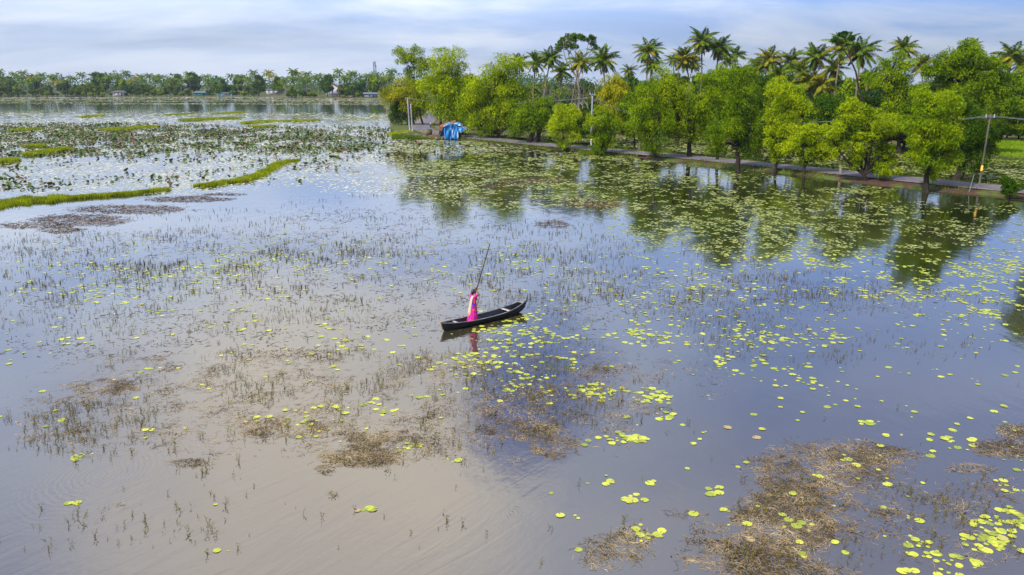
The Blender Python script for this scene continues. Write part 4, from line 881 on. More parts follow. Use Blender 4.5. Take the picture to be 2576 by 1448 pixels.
# square concrete bin
b = P(1075, 344, .1); bn = thing('concrete_bin', b, 'square open-topped concrete bin beside the road bend', 'bin'); bw, bh = .95, 1.45
for q, (x, y, a_, b_) in enumerate(((0, -bw, bw, .08), (0, bw, bw, .08), (-bw + .08, 0, .08, bw - .082), (bw - .08, 0, .08, bw - .082))):
    ob('wall', MB().box((x, y, bh/2), (a_, b_, bh/2)).mesh('wall', 'bin_wall'), bn)
mb = MB()
for (x, y, a_, b_) in ((0, -bw, bw + .05, .12), (0, bw, bw + .05, .12), (-bw, 0, .12, bw - .125), (bw, 0, .12, bw - .125)): mb.box((x, y, bh + .043), (a_, b_, .04))
ob('rim', mb.mesh('rim', 'concrete'), bn)
# sticks standing in the water
for i, (dx, dy, h_, ln, lb) in enumerate([(1046, 362, 1.0, .1, 'short dark stake poking out of the water below the twin poles'), (1433, 316 + 60, .9, .2, 'short broken stake in the shallows before the small rounded tree'), (975, 345, 1.2, -.2, 'dark leaning stake in open water left of the wooded point'), (1703, 372, 1.6, .3, 'bare stake standing in the second pond behind the trees'), (1716, 373, 1.4, -.2, 'second bare stake in the pond behind the trees')]):
    tag(ob('stake', MB().tube([(0, 0, -.4), (ln*.4, 0, h_*.5), (ln, 0, h_)], [.09, .07, .05], 6).mesh('stake', 'bark_dark'), None, P(dx, dy)), lb, 'stake')

# ------------------------------------------------------------------ canoe
bow = P(1325, 782); stern = P(1109, 836); mid = (bow + stern)/2; vx = (bow - stern); BL = vx.length; hd = math.atan2(vx.y, vx.x)
canoe = thing('canoe', mid, 'black wooden canoe with upswept ends carrying the woman in pink', 'canoe', rz=hd)
NS = 30; ts = np.linspace(-1, 1, NS)
def beam(t): return .385*np.clip(1 - np.abs(t)**2.6, 0, 1)**.75 + .012
def sheer(t): return .27 + np.where(t > 0, .34*np.abs(t)**2.6, .15*np.abs(t)**2.4)
def keel(t): return -.09 + np.where(t > 0, .26*np.abs(t)**5, .10*np.abs(t)**6)
def rakex(t, f): return t*BL/2*(1 - .03*(1 - f)*np.abs(t)**3 + 0) - .10*(1 - f)*np.sign(t)*np.abs(t)**6
def hull_surf(inset, zoff, name, m, flip=False):
    K = 13; V = []
    for t in ts:
        for j in range(K):
            a = (j/(K - 1)*2 - 1); f = abs(a)**1.0; zz = keel(t) + zoff + (sheer(t) - keel(t) - zoff)*f**1.7
            y = (beam(t) - inset)*math.copysign(min(1, abs(a))**.62, a) if beam(t) > inset + .005 else math.copysign(.003, a)*abs(a)
            V.append((rakex(t, f) - (np.sign(t)*inset*1.5 if abs(t) > .97 else 0), y, zz))
    Q = [[i*K + j, (i + 1)*K + j, (i + 1)*K + j + 1, i*K + j + 1] for i in range(NS - 1) for j in range(K - 1)]
    return ob(name, MB().add(V, Q).mesh(name, m, True), canoe)
hull_surf(0, 0, 'hull', 'hull'); hull_surf(.03, .035, 'inner_hull', 'hull_in')
for s_ in (-1, 1):
    pts = np.array([(rakex(t, 1), s_*(beam(t) - .012), sheer(t) + .008) for t in ts]); ob('gunwale', MB().tube(pts, .026, 6).mesh('gunwale', 'gunwale', True), canoe)
for t in (-.62, -.32, -.05, .22, .48):
    pts = [(t*BL/2, y, keel(t) + .05 + (sheer(t) - keel(t) - .05)*(abs(y)/(beam(t) - .03))**2.6) for y in np.linspace(-(beam(t) - .04), beam(t) - .04, 11)]; ob('rib', MB().tube(pts, .016, 5).mesh('rib', 'hull_in'), canoe)
o_ = ob('thwart', MB().box((.50*BL/2, 0, sheer(.5) - .03), (.10, beam(.50) - .03, .014)).mesh('thwart', 'plank'), canoe); o_['label'] = 'pale bow seat board'
o_ = ob('thwart', MB().box((-.66*BL/2, 0, sheer(-.66) - .04), (.06, beam(.66) - .03, .014)).mesh('thwart', 'plank'), canoe); o_['label'] = 'pale stern cross board'
mb = MB(); V = []
for t in np.linspace(-.8, .8, 12): V += [(t*BL/2, -.62*beam(t), .055), (t*BL/2, .62*beam(t), .055)]
ob('bilge_floor', mb.add(V, [[2*i, 2*i + 2, 2*i + 3, 2*i + 1] for i in range(11)]).mesh('bilge_floor', 'bilge'), canoe)
for k, y in enumerate((-.16, -.055, .05, .155)): ob('floor_board', MB().box((-.05, y, .070), (BL*.30, .046, .010)).mesh('floor_board', 'hull_in'), canoe)
for k, (t, lb) in enumerate(((-1, 'ochre-edged stern post'), (1, 'dark bow post'))):
    pts = [(rakex(t, f) + .012*t, 0, keel(t) + (sheer(t) - keel(t))*f + (.05 if f == 1 else 0)) for f in (0, .3, .6, 1)]; o_ = ob('stem_post', MB().tube(pts, [.02, .026, .03, .03], 6).mesh('stem_post', 'ochre' if t < 0 else 'hull'), canoe); o_['label'] = lb
o_ = ob('bow_deck', MB().add([(.84*BL/2, -beam(.84) + .01, sheer(.84)), (.84*BL/2, beam(.84) - .01, sheer(.84)), (rakex(1, 1), 0, sheer(1) + .02)], T=[[0, 1, 2]]).mesh('bow_deck', 'gunwale'), canoe)

# ------------------------------------------------------------------ woman poling the canoe
fdir = Vector((math.cos(hd), math.sin(hd), 0)); ldir = Vector((-math.sin(hd), math.cos(hd), 0))
feet = P(1187, 809.5, .085); rel = feet - mid; fx = rel.dot(fdir); feet = mid + fdir*fx + ldir*.02 + Vector((0, 0, .085))
woman = thing('person', feet, 'woman in a pink and blue dress standing in the canoe holding a long pole', 'person', rz=hd)
# punting pole
G_ = feet + ldir*.50 + fdir*(-.02); G_.z = 0
# tip: choose the distance so that the pole passes within reach of her hands
want = None
for yo in np.linspace(-1.0, 1.2, 45):
    T_ = onY(1232, 615, G_.y + yo); u = (1.52 + feet.z)/T_.z; h_ = G_.lerp(T_, u); lo = h_ - feet; q = (lo.dot(fdir), lo.dot(ldir)); e = (q[0] - .20)**2 + (q[1] - .16)**2
    if want is None or e < want[0]: want = (e, T_, q)
TIP = want[1]; dirp = (TIP - G_).normalized(); low = G_ - dirp*.5
pts = [low.lerp(TIP, t) + Vector((.02, 0, 0))*math.sin(t*3.1) for t in np.linspace(0, 1, 12)]
tag(ob('punting_pole', MB().tube([tuple(p - low) for p in pts], np.linspace(.030, .021, 12), 7).mesh('punting_pole', 'wood_pole', True), None, low), 'long dark bamboo pole held up by the woman and dipped behind the canoe', 'pole')
def at_z(z):
    u = (z - G_.z)/(TIP.z - G_.z); w_ = G_.lerp(TIP, u) - feet; return np.array([w_.dot(fdir), w_.dot(ldir), z - feet.z])
hu = at_z(feet.z + 1.66); hl_ = at_z(feet.z + 1.50)
shL = np.array([.0, .155, 1.26]); shR = np.array([.0, -.155, 1.26])
def ik(s_, h_, l1=.27, l2=.25, pole=(0, 0, -1)):
    d = h_ - s_; L = np.linalg.norm(d); L_ = min(L, l1 + l2 - .005); a = (l1*l1 - l2*l2 + L_*L_)/(2*L_); hgt = math.sqrt(max(l1*l1 - a*a, 0)); dn = d/L
    pv = np.array(pole, float); pv -= dn*pv.dot(dn); pv /= np.linalg.norm(pv); return s_ + dn*a*(L/L_ if L > L_ else 1) + pv*hgt
elL = ik(shL, hu, .28, .26, (.3, .8, .0)); elR = ik(shR, hl_, .28, .26, (.8, -.5, -.2))
V = [(0, 0, .86), (0, 0, 1.05), (0, 0, 1.22), (.0, 0, 1.31), (.015, 0, 1.38),
     shL, elL, shL*0 + elL*.08 + hu*.92, shR, elR, elR*.08 + hl_*.92,
     (0, .085, .80), (.02, .085, .45), (0, .085, .09), (.11, .09, .035), (0, -.085, .80), (.02, -.085, .45), (0, -.085, .09), (.11, -.09, .035)]
E = [(0, 1), (1, 2), (2, 3), (3, 4), (2, 5), (5, 6), (6, 7), (2, 8), (8, 9), (9, 10), (0, 11), (11, 12), (12, 13), (13, 14), (0, 15), (15, 16), (16, 17), (17, 18)]
rad = [.13, .115, .12, .055, .048, .055, .040, .026, .055, .040, .026, .085, .055, .036, .028, .085, .055, .036, .028]
me = bpy.data.meshes.new('body'); me.from_pydata([tuple(v) for v in V], E, []); me.materials.append(M['skin']); body = ob('body', me, woman)
md = body.modifiers.new('skin', 'SKIN'); 
for i, r_ in enumerate(rad): me.skin_vertices[0].data[i].radius = (r_, r_)
me.skin_vertices[0].data[0].use_root = True
body.modifiers.new('smooth', 'SUBSURF').levels = 1; body.modifiers['smooth'].render_levels = 2
dl = np.array([dirp.dot(fdir), dirp.dot(ldir), dirp.z])
for nm, h_, el in (('hand', hu, elL), ('hand', hl_, elR)):
    mb = MB(); ax = h_ - el; ax /= np.linalg.norm(ax); sd = np.cross(ax, dl); sd /= np.linalg.norm(sd); out_ = np.cross(dl, sd)
    palm_c = h_ - ax*.03 + sd*.02
    mb.tube([h_ - ax*.085, palm_c - ax*.02, palm_c + ax*.03], [.024, .032, .026], 8)
    for k in range(4):
        c0 = h_ + dl*(.036 - .024*k); rr = .030 + .002*(k in (1, 2)); pts_ = [c0 + sd*.024*math.cos(a_) + sd*0 + (ax*math.cos(a_)*.0) + (sd*math.cos(a_) + ax*math.sin(a_))*rr for a_ in np.linspace(.2, 4.4 - .25*(k == 3), 7)]
        mb.tube(pts_, np.linspace(.010, .0075, 7), 6)
    pts_ = [palm_c + dl*.02, palm_c + dl*.045 + ax*.02, h_ + dl*.05 - sd*.02 + ax*.02, h_ + dl*.04 - sd*.034 - ax*.005]; mb.tube(pts_, [.013, .012, .010, .008], 6)
    ob('hand', mb.mesh('hand', 'skin', True), woman)
# head turned the way the canoe goes
def sphere(c, r_, nu=18, nv=12, f=None):
    th = np.linspace(0, math.pi, nv)[:, None]; ph = np.linspace(0, 2*math.pi, nu + 1)[:-1][None]
    d = np.stack([np.sin(th)*np.cos(ph), np.sin(th)*np.sin(ph), np.cos(th)*np.ones_like(ph)], -1); p = d*np.asarray(r_)
    if f is not None: p = f(d, p)
    i = np.arange(nv - 1)[:, None]*nu; j = np.arange(nu)[None]; j2 = (j + 1) % nu
    return (p + np.asarray(c)).reshape(-1, 3), np.stack([i + j, i + nu + j, i + nu + j2, i + j2], -1).reshape(-1, 4)
hc = np.array([.03, 0, 1.475])
def face(d, p):
    p = p.copy(); q = d[..., 0] > 0
    p[..., 0] *= np.where(d[..., 2] < -.3, .92, 1); p[..., 1] *= np.where(d[..., 2] < -.2, .82 + .1*(1 + d[..., 2]), 1); return p
mb = MB(); mb.add(*sphere(hc, (.095, .075, .115), 20, 14, face))
mb.add(*sphere(hc + (.094, 0, -.012), (.018, .012, .024), 8, 6)); mb.add(*sphere(hc + (.086, 0, -.055), (.010, .024, .008), 8, 5))
for s_ in (-1, 1): mb.add(*sphere(hc + (-.005, s_*.075, -.01), (.018, .009, .028), 8, 6)); mb.add(*sphere(hc + (.084, s_*.028, .018), (.014, .02, .006), 8, 5))
ob('head', mb.mesh('head', 'skin', True), woman)
mb = MB()
for s_ in (-1, 1): mb.add(*sphere(hc + (.086, s_*.028, .006), (.010, .013, .008), 8, 6))
ob('eye', mb.mesh('eye', 'eye', True), woman)
def hairf(d, p): return p*np.where((d[..., 0:1] > .35) & (d[..., 2:3] < .45), .80, 1.0)
mb = MB(); mb.add(*sphere(hc + (-.014, 0, .016), (.103, .088, .118), 22, 14, hairf)); mb.add(*sphere(hc + (-.115, 0, -.035), (.045, .05, .05), 12, 8))
ob('hair', mb.mesh('hair', 'hair', True), woman)
# dress: rings from neck to ankle with folds
rows = [(1.335, .062, .075, .0), (1.315, .085, .13, .0), (1.27, .105, .185, .0), (1.18, .118, .180, .0), (1.08, .125, .165, .0), (.97, .135, .165, -.005), (.85, .155, .18, -.01), (.65, .175, .195, -.015), (.45, .195, .215, -.02), (.25, .215, .235, -.03), (.10, .235, .255, -.04), (.055, .24, .26, -.04)]
K = 40; V = []
for (z, rx, ry, ox) in rows:
    for j in range(K):
        a = j/K*2*math.pi; fo = 1 + (.05*math.sin(a*9 + z*2) + .025*math.sin(a*15))*max(0, (1.15 - z))**.7; sw = -.05*max(0, .6 - z)*math.cos(a)*(math.cos(a) < 0)*-1.5
        V.append((ox + rx*fo*math.cos(a) + sw, ry*fo*math.sin(a), z + .012*math.sin(a*5)*(z < .12)))
Q = [[i*K + j, i*K + (j + 1) % K, (i + 1)*K + (j + 1) % K, (i + 1)*K + j] for i in range(len(rows) - 1) for j in range(K)]
o_ = ob('dress', MB().add(V, Q).mesh('dress', 'dress', True), woman); md = o_.modifiers.new('cloth', 'SOLIDIFY'); md.thickness = .008
for s_, e_ in ((shL, elL), (shR, elR)):
    d = e_ - s_; ob('sleeve', MB().tube([s_ - d*.25 + (0, 0, -.03), s_ + d*.1, s_ + d*.45, s_ + d*.62], [.066, .064, .058, .060], 12, cap=False).mesh('sleeve', 'dress', True), woman)
# towel over the right shoulder and down the back
tw = []; 
for k, (x, y, z, w_) in enumerate([(.125, -.10, 1.08, .05), (.12, -.105, 1.22, .05), (.03, -.10, 1.335, .05), (-.10, -.08, 1.28, .055), (-.145, -.05, 1.12, .065), (-.165, -.02, .92, .075), (-.195, .0, .70, .08), (-.225, .02, .48, .085), (-.245, .03, .32, .08)]):
    for q in np.linspace(-1, 1, 7): tw.append((x - .012*math.cos(q*5 + k*.3), y + w_*q, z + .012*q))
o_ = ob('towel', MB().add(tw, [[i*7 + j, (i + 1)*7 + j, (i + 1)*7 + j + 1, i*7 + j + 1] for i in range(8) for j in range(6)]).mesh('towel', 'towel', True), woman); md = o_.modifiers.new('cloth', 'SOLIDIFY'); md.thickness = .012
# figure walking on the road
wk = P(1083.5, 330.5, .45); man = thing('person', wk, 'distant walker in a white cap and dark shirt on the road bend', 'person', rz=.4)
me = bpy.data.meshes.new('body'); me.from_pydata([(0, 0, .95), (0, 0, 1.2), (0, 0, 1.42), (0, 0, 1.52), (0, 0, 1.64), (0, .2, 1.38), (.05, .26, 1.12), (.14, .24, .9), (0, -.2, 1.38), (-.04, -.26, 1.12), (.05, -.25, .86), (.0, .1, .88), (.12, .1, .48), (.10, .1, .08), (.2, .1, .04), (0, -.1, .88), (-.06, -.1, .48), (-.2, -.1, .1), (-.1, -.1, .04)],
    [(0, 1), (1, 2), (2, 3), (3, 4), (2, 5), (5, 6), (6, 7), (2, 8), (8, 9), (9, 10), (0, 11), (11, 12), (12, 13), (13, 14), (0, 15), (15, 16), (16, 17), (17, 18)], []); me.materials.append(M['skin'])
body = ob('body', me, man); body.modifiers.new('skin', 'SKIN')
for i, r_ in enumerate([.15, .14, .15, .06, .09, .07, .05, .04, .07, .05, .04, .10, .07, .05, .04, .10, .07, .05, .04]): me.skin_vertices[0].data[i].radius = (r_, r_)
me.skin_vertices[0].data[0].use_root = True; body.modifiers.new('smooth', 'SUBSURF').levels = 1
ob('shirt', MB().tube([(0, 0, .88), (0, 0, 1.1), (0, 0, 1.35), (0, 0, 1.47)], [.20, .19, .21, .11], 10).tube([(0, .17, 1.4), (.04, .25, 1.15)], .085, 7).tube([(0, -.17, 1.4), (-.04, -.25, 1.15)], .085, 7).mesh('shirt', 'shirt_dark', True), man)
ob('lungi', MB().tube([(0, 0, .95), (0, 0, .6), (.0, 0, .35)], [.19, .20, .23], 10).mesh('lungi', 'lungi', True), man)
mb = MB(); mb.add(*sphere((0, 0, 1.73), (.13, .12, .09), 12, 8)); mb.tube([(.0, 0, 1.71), (0, 0, 1.735)], .17, 12); ob('cap', mb.mesh('cap', 'cap', True), man)
# bird on the water
bd = P(806, 413); br = thing('waterbird', bd, 'small dark waterbird swimming alone on open water', 'bird', rz=2.6)
def bodyf(d, p): p = p.copy(); p[..., 2] += np.where(d[..., 0] < -.3, .06*(-d[..., 0] - .3), 0); return p
mb = MB(); mb.add(*sphere((0, 0, .06), (.24, .12, .11), 12, 8, bodyf)); mb.tube([(.16, 0, .10), (.22, 0, .2), (.24, 0, .28)], [.05, .035, .04], 7); mb.add(*sphere((.25, 0, .30), (.055, .04, .045), 8, 6)); ob('body', mb.mesh('body', 'feather', True), br)
ob('bill', MB().tube([(.29, 0, .30), (.37, 0, .285)], [.018, .006], 5).mesh('bill', 'ochre'), br)
ob('tail', MB().add([(-.2, -.05, .1), (-.2, .05, .1), (-.36, .02, .15), (-.36, -.02, .15)], [[0, 1, 2, 3]]).mesh('tail', 'feather'), br)

# ------------------------------------------------------------------ water plants
XR = (-260, 2840)
vA, vB, vC = VN(101, 128), VN(102, 128), VN(103, 128)
def blobs(xs, ys, L):
    o = np.zeros_like(xs)
    for cx, cy, rx, ry, c in L:
        d = np.sqrt(((xs - cx)/rx)**2 + ((ys - cy)/ry)**2); o = np.maximum(o, c*np.clip((1.25 - d)/.5, 0, 1))
    return o
def depth_of(ys):
    u = (724 - ys)/F; d2 = -math.sin(PITCH) + u*math.cos(PITCH); return -CAMH/d2   # distance along the view axis
def scatter(y0, y1, dens, r_of_d, band=8, xr=XR, cap=400000):
    """random places on the water: dens = covered share of the surface"""
    oX, oY, oR = [], [], []
    y = y0
    while y < y1:
        d = float(depth_of(np.array(y + band/2))); r_ = r_of_d(d); A = math.pi*(r_*F/d)**2*(CAMH/d)
        n_ = int((xr[1] - xr[0])*band/A); n_ = min(n_, 90000)
        xs = rng.uniform(xr[0], xr[1], n_); ys = rng.uniform(y, y + band, n_); keep = rng.random(n_) < dens(xs, ys)
        oX.append(xs[keep]); oY.append(ys[keep]); oR.append(np.full(keep.sum(), r_)); y += band
    return np.concatenate(oX), np.concatenate(oY), np.concatenate(oR)
front_x = np.array([a for a, b in front_px]); front_y = np.array([b for a, b in front_px])
def is_water(xs, ys):
    """open water before the causeway, or the second pond behind it"""
    fy = np.where(xs < 985, 244.5, np.interp(xs, np.concatenate([[985, 986, 1060, 1160], front_x]), np.concatenate([[300, 327, 349, 354], front_y])))
    return ys > fy + .8
by_x = np.array([1225, 1300, 1458, 1570, 1740, 1893, 2100, 2300, 2576, 3000]); by_y = np.array([341, 347, 360, 372, 386, 401, 421, 441, 464, 500])
sy_x = np.array([1225, 1290, 1400, 1570, 1700, 1900, 2250, 2500, 2600, 2840]); sy_y = np.array([338, 335, 338, 344, 353, 366, 379, 394, 403, 418])
def in_back(xs, ys): return (xs > 1240) & (ys < np.interp(xs, by_x, by_y) - .6) & (ys > np.interp(xs, sy_x, sy_y) + .8)
PADS = [(2380, 590, 280, 70, .36), (1250, 432, 270, 38, .42), (1180, 375, 200, 22, .55), (1480, 395, 170, 14, .60), (1350, 480, 340, 45, .36), (1560, 430, 200, 30, .45), (1780, 455, 220, 22, .30), (1790, 520, 240, 60, .40), (1700, 560, 190, 40, .34),
 (2080, 560, 330, 60, .34), (1880, 600, 230, 50, .30), (2200, 635, 260, 50, .28), (2440, 640, 200, 70, .30), (2480, 560, 150, 40, .16), (2150, 480, 90, 10, .45), (2300, 720, 220, 40, .20), (2520, 740, 130, 60, .22), (1160, 640, 200, 30, .10),
 (1500, 660, 400, 60, .07), (900, 680, 800, 70, .065), (600, 620, 420, 35, .08), (300, 720, 350, 50, .05), (1000, 800, 500, 90, .06), (1700, 780, 400, 80, .055), (2100, 830, 420, 60, .05),
 (1270, 832, 90, 14, .26), (1345, 802, 60, 12, .26), (1330, 845, 130, 26, .17), (1240, 905, 120, 40, .15), (1485, 905, 90, 22, .30), (1300, 965, 130, 26, .17), (1480, 985, 70, 20, .42), (1580, 1000, 110, 26, .32), (1640, 1045, 70, 14, .28), (1640, 850, 150, 20, .14), (1870, 940, 220, 50, .06), (1950, 850, 200, 20, .12),
 (1565, 1103, 75, 13, .42), (1515, 1225, 48, 16, .30), (1598, 1258, 30, 12, .6), (1445, 1302, 26, 6, .5), (1625, 1345, 46, 20, .62), (1640, 1215, 14, 5, .5), (1020, 1125, 46, 12, .60), (1128, 1158, 26, 7, .55), (905, 1030, 80, 20, .12), (970, 1035, 40, 12, .3), (800, 1060, 200, 40, .05),
 (215, 1152, 34, 10, .42), (180, 1267, 20, 4, .6), (545, 1271, 13, 5, .6), (545, 1385, 28, 6, .55), (400, 1428, 15, 4, .8), (465, 1412, 22, 6, .6), (930, 1284, 34, 5, .55), (400, 1000, 60, 8, .2), (190, 858, 50, 9, .30), (395, 1082, 40, 6, .25), (1000, 1255, 24, 6, .2), (1160, 1432, 30, 10, .4),
 (2190, 1064, 34, 5, .5), (2300, 1050, 20, 4, .5), (2395, 1076, 36, 10, .5), (2430, 1100, 120, 20, .10), (2550, 1030, 60, 20, .18), (2250, 1098, 40, 6, .5), (2400, 960, 220, 50, .035), (2060, 1000, 200, 40, .03), (2350, 1180, 220, 60, .10), (2430, 1340, 190, 70, .34), (2500, 1400, 150, 60, .46), (2250, 1420, 150, 40, .20), (2540, 1240, 90, 60, .28), (1790, 1235, 30, 14, .5), (1825, 1285, 18, 6, .6), (2000, 1320, 160, 60, .06), (1450, 1100, 60, 40, .03), (2000, 1230, 120, 60, .03), (1750, 1295, 10, 5, .8)]
SPOT = [q for q in PADS if q[2] < 80 and q[4] >= .4 and q[1] > 840]
def dens_pads(xs, ys):
    w = Pn(xs, ys); a = vA(w[:, 0]*1.5 + 3, w[:, 1]*1.2); b = vB(w[:, 0]*.28, w[:, 1]*.24 + 7); g = np.clip((a*.62 + b*.38 - .40)*7.0, 0, 2.6)
    back_ = in_back(xs, ys); g = np.where(blobs(xs, ys, SPOT) > 0, np.maximum(g, .8), g); d = blobs(xs, ys, PADS)*g*np.where(ys < 640, .92, 1)
    thin = np.clip((ys - 1000)/150, 0, 1)*np.clip((1500 - xs)/200, 0, 1)
    d += .010*g*(1 - thin)*(ys > 560)
    d = np.where(d > 0, d, 0)*is_water(xs, ys)
    return np.where(back_, .62*np.clip(g, .15, 1.2), d)
X, Yp, Rr = scatter(336, 1480, dens_pads, lambda d: .088 + .012*min(1, max(0, (d - 30)/40)) + .15*max(0, (d - 65)/110))
W_ = Pn(X, Yp); n_ = len(X)
Rr = Rr*(.45 + 1.15*rng.random(n_)**1.3)
# keep the canoe free
cl_ = np.abs((W_[:, 0] - mid.x)*(-math.sin(hd)) + (W_[:, 1] - mid.y)*math.cos(hd)) < .52; cl_ &= np.abs((W_[:, 0] - mid.x)*math.cos(hd) + (W_[:, 1] - mid.y)*math.sin(hd)) < BL/2 + .2
ok = ~cl_; X, Yp, Rr, W_ = X[ok], Yp[ok], Rr[ok], W_[ok]; n_ = len(X)
size_px = Rr/depth_of(Yp); size_px = np.where((X > 0) & (X < 2576) & (Yp < 1446), size_px, 0); order = np.argsort(-size_px)
big = order[:300]; rest = order[300:]
print('PADS', n_)
def pad_mesh(seg_, seed):
    r2 = np.random.default_rng(seed); a = np.linspace(.16, 2*math.pi - .16, seg_); rr = 1 + r2.normal(size=seg_)*.035; V = [(0, 0, 0)] + [(rr[i]*math.cos(a[i]), rr[i]*math.sin(a[i]), .03*r2.normal()) for i in range(seg_)]
    return np.array(V), np.array([[0, i, i + 1] for i in range(1, seg_)])
PM = [np_mesh('lily_pad', *[(v, [t]) for v, t in [pad_mesh(18, s_)]][0], 'pad') for s_ in range(6)]
def region(dx, dy):
    if dy < 960: 
        return 'around the canoe' if 1050 < dx < 1450 else ('left of the canoe' if dx <= 1050 else 'right of the canoe')
    if dx < 850: return 'among the weeds at the lower left' if dy < 1180 else 'on bare water at lower left'
    if dx < 1180: return 'by the weed mat below the canoe' if dy < 1220 else 'at the bottom centre'
    if dx < 1720: return 'in the bright patch below the canoe' if dy < 1140 else 'right of bottom centre'
    if dx < 2250: return 'near the large tan weed mat'
    return 'along the right border' if dy < 1230 else 'in the lower right corner patch'
def quad_of(x, y, xs_, ys_):
    return (', upper ' if y < np.median(ys_) else ', lower ') + ('left part' if x < np.median(xs_) else 'right part')
def quads(idx, X_, Y_, fn):
    rg_ = [fn(X_[i], Y_[i]) for i in idx]; by = {}
    for i, g_ in zip(idx, rg_): by.setdefault(g_, []).append(i)
    return [g_ + (quad_of(X_[i], Y_[i], X_[by[g_]], Y_[by[g_]]) if len(by[g_]) > 8 else '') for i, g_ in zip(idx, rg_)]
def crowd(pos_, idx, rad):
    c = []
    for i in idx: c.append(int((np.hypot(pos_[:, 0] - pos_[i, 0], pos_[:, 1] - pos_[i, 1]) < rad).sum()) - 1)
    return c
qd = quads(big, X, Yp, region); cr_ = crowd(W_, big, .55); md_ = np.median(Rr[big])
for k, i in enumerate(big):
    o = bpy.data.objects.new('lily_pad', PM[k % 6]); C.objects.link(o); r_ = Rr[i]; o.location = (W_[i, 0], W_[i, 1], .006 + .012*rng.random()); o.scale = (r_, r_, r_*.6)
    o.rotation_euler = (rng.normal()*.03, rng.normal()*.03, rng.random()*6.28); rg = qd[k]
    how = 'lying alone' if cr_[k] == 0 else 'paired' if cr_[k] < 3 else 'among others'
    tag(o, ('broad' if Rr[i] > md_ else 'smaller') + ' lily pad ' + how + ' ' + rg, 'lily pad', 'lily pads ' + rg)
def merged(name, tv, tt, pos, s, rz, m, z=None, tilt=.03):
    """many copies of a small template in one mesh; tv list of variants"""
    Vs, Ts, base = [], [], 0; var = rng.integers(0, len(tv), len(pos))
    for v in range(len(tv)):
        ix = np.where(var == v)[0]
        if not len(ix): continue
        c, s_ = np.cos(rz[ix])[:, None], np.sin(rz[ix])[:, None]; T_ = tv[v]; x = T_[None, :, 0]*s[ix, None]; y = T_[None, :, 1]*s[ix, None]; zz = T_[None, :, 2]*s[ix, None]
        tx, ty = rng.normal(size=(len(ix), 1))*tilt, rng.normal(size=(len(ix), 1))*tilt
        Vv = np.stack([x*c - y*s_, x*s_ + y*c, zz + x*tx + y*ty], -1) + pos[ix][:, None]; k = T_.shape[0]
        Ts.append((tt[v][None] + (np.arange(len(ix))*k)[:, None, None]).reshape(-1, tt[v].shape[1]) + base); Vs.append(Vv.reshape(-1, 3)); base += len(ix)*k
    return ob(name, np_mesh(name, np.concatenate(Vs), [np.concatenate(Ts)], m))
def flat_pad(seg_, seed):
    v, _ = pad_mesh(seg_, seed); v = v.copy(); v[:, 2] = 0; v[0] = (.25, 0, 0); return v, np.array([list(range(seg_ + 1))])
tp = [flat_pad(8, 40 + k) for k in range(6)]; tpf = [flat_pad(5, 60 + k) for k in range(5)]
def quad_pad(seed):
    r2 = np.random.default_rng(seed); a = np.array([0, 1.5, 3.1, 4.6]) + r2.normal(size=4)*.2; return np.stack([np.cos(a)*1.15, np.sin(a)*1.1, 0*a], 1), np.array([[0, 1, 2, 3]])
qp = [quad_pad(s_) for s_ in range(4)]
pos = W_[rest].copy(); pos[:, 2] = .004 + .014*rng.random(len(rest)); farm = Yp[rest] < 640
for nm, mk, m_, tq in (('floating_lily_pads', ~farm, 'pad', tp), ('far_lily_pads', farm, 'pad_far', tpf)):
    tag(merged(nm, [t[0] for t in tq], [t[1] for t in tq], pos[mk], Rr[rest][mk], rng.random(mk.sum())*6.28, m_), kind='stuff')

# upright water weed sprigs
def sprig_template(seed, rich=True):
    r2 = np.random.default_rng(seed); V, Q = [], []
    for stm in range(r2.integers(1, 4)):
        x0, y0 = r2.normal(size=2)*.12; az = r2.random()*6.28; curl = r2.uniform(.2, 1.6)*r2.choice([-1, 1]); Hh = r2.uniform(.55, 1.1); K_ = 5; w = .020 if rich else .05
        u = np.linspace(0, 1, K_); off = np.sin(u*curl)*.35*u; px_ = x0 + np.cos(az)*off; py_ = y0 + np.sin(az)*off; pz_ = Hh*u*(1 - .25*(abs(curl) > 1.1)*u) - .05
        b0 = len(V)
        for i in range(K_): ww = w*(1 - .5*u[i]); V += [(px_[i] - ww, py_[i], pz_[i]), (px_[i] + ww, py_[i] + ww*.5, pz_[i])]
        Q += [[b0 + 2*i, b0 + 2*i + 1, b0 + 2*i + 3, b0 + 2*i + 2] for i in range(K_ - 1)]
        if rich:
            for q in range(7):
                j = r2.uniform(.15, 1); c = np.array([np.interp(j, u, px_), np.interp(j, u, py_), np.interp(j, u, pz_)]); a_ = r2.random()*6.28; d = np.array([math.cos(a_), math.sin(a_), r2.uniform(-.1, .8)]); d *= .24*(1 - .3*j)/np.linalg.norm(d); sd = np.array([-math.sin(a_), math.cos(a_), .3])*.040
                b0 = len(V); V += [tuple(c), tuple(c + d*.5 + sd), tuple(c + d), tuple(c + d*.5 - sd)]; Q.append([b0, b0 + 1, b0 + 2, b0 + 3])
    return np.array(V), np.array(Q)
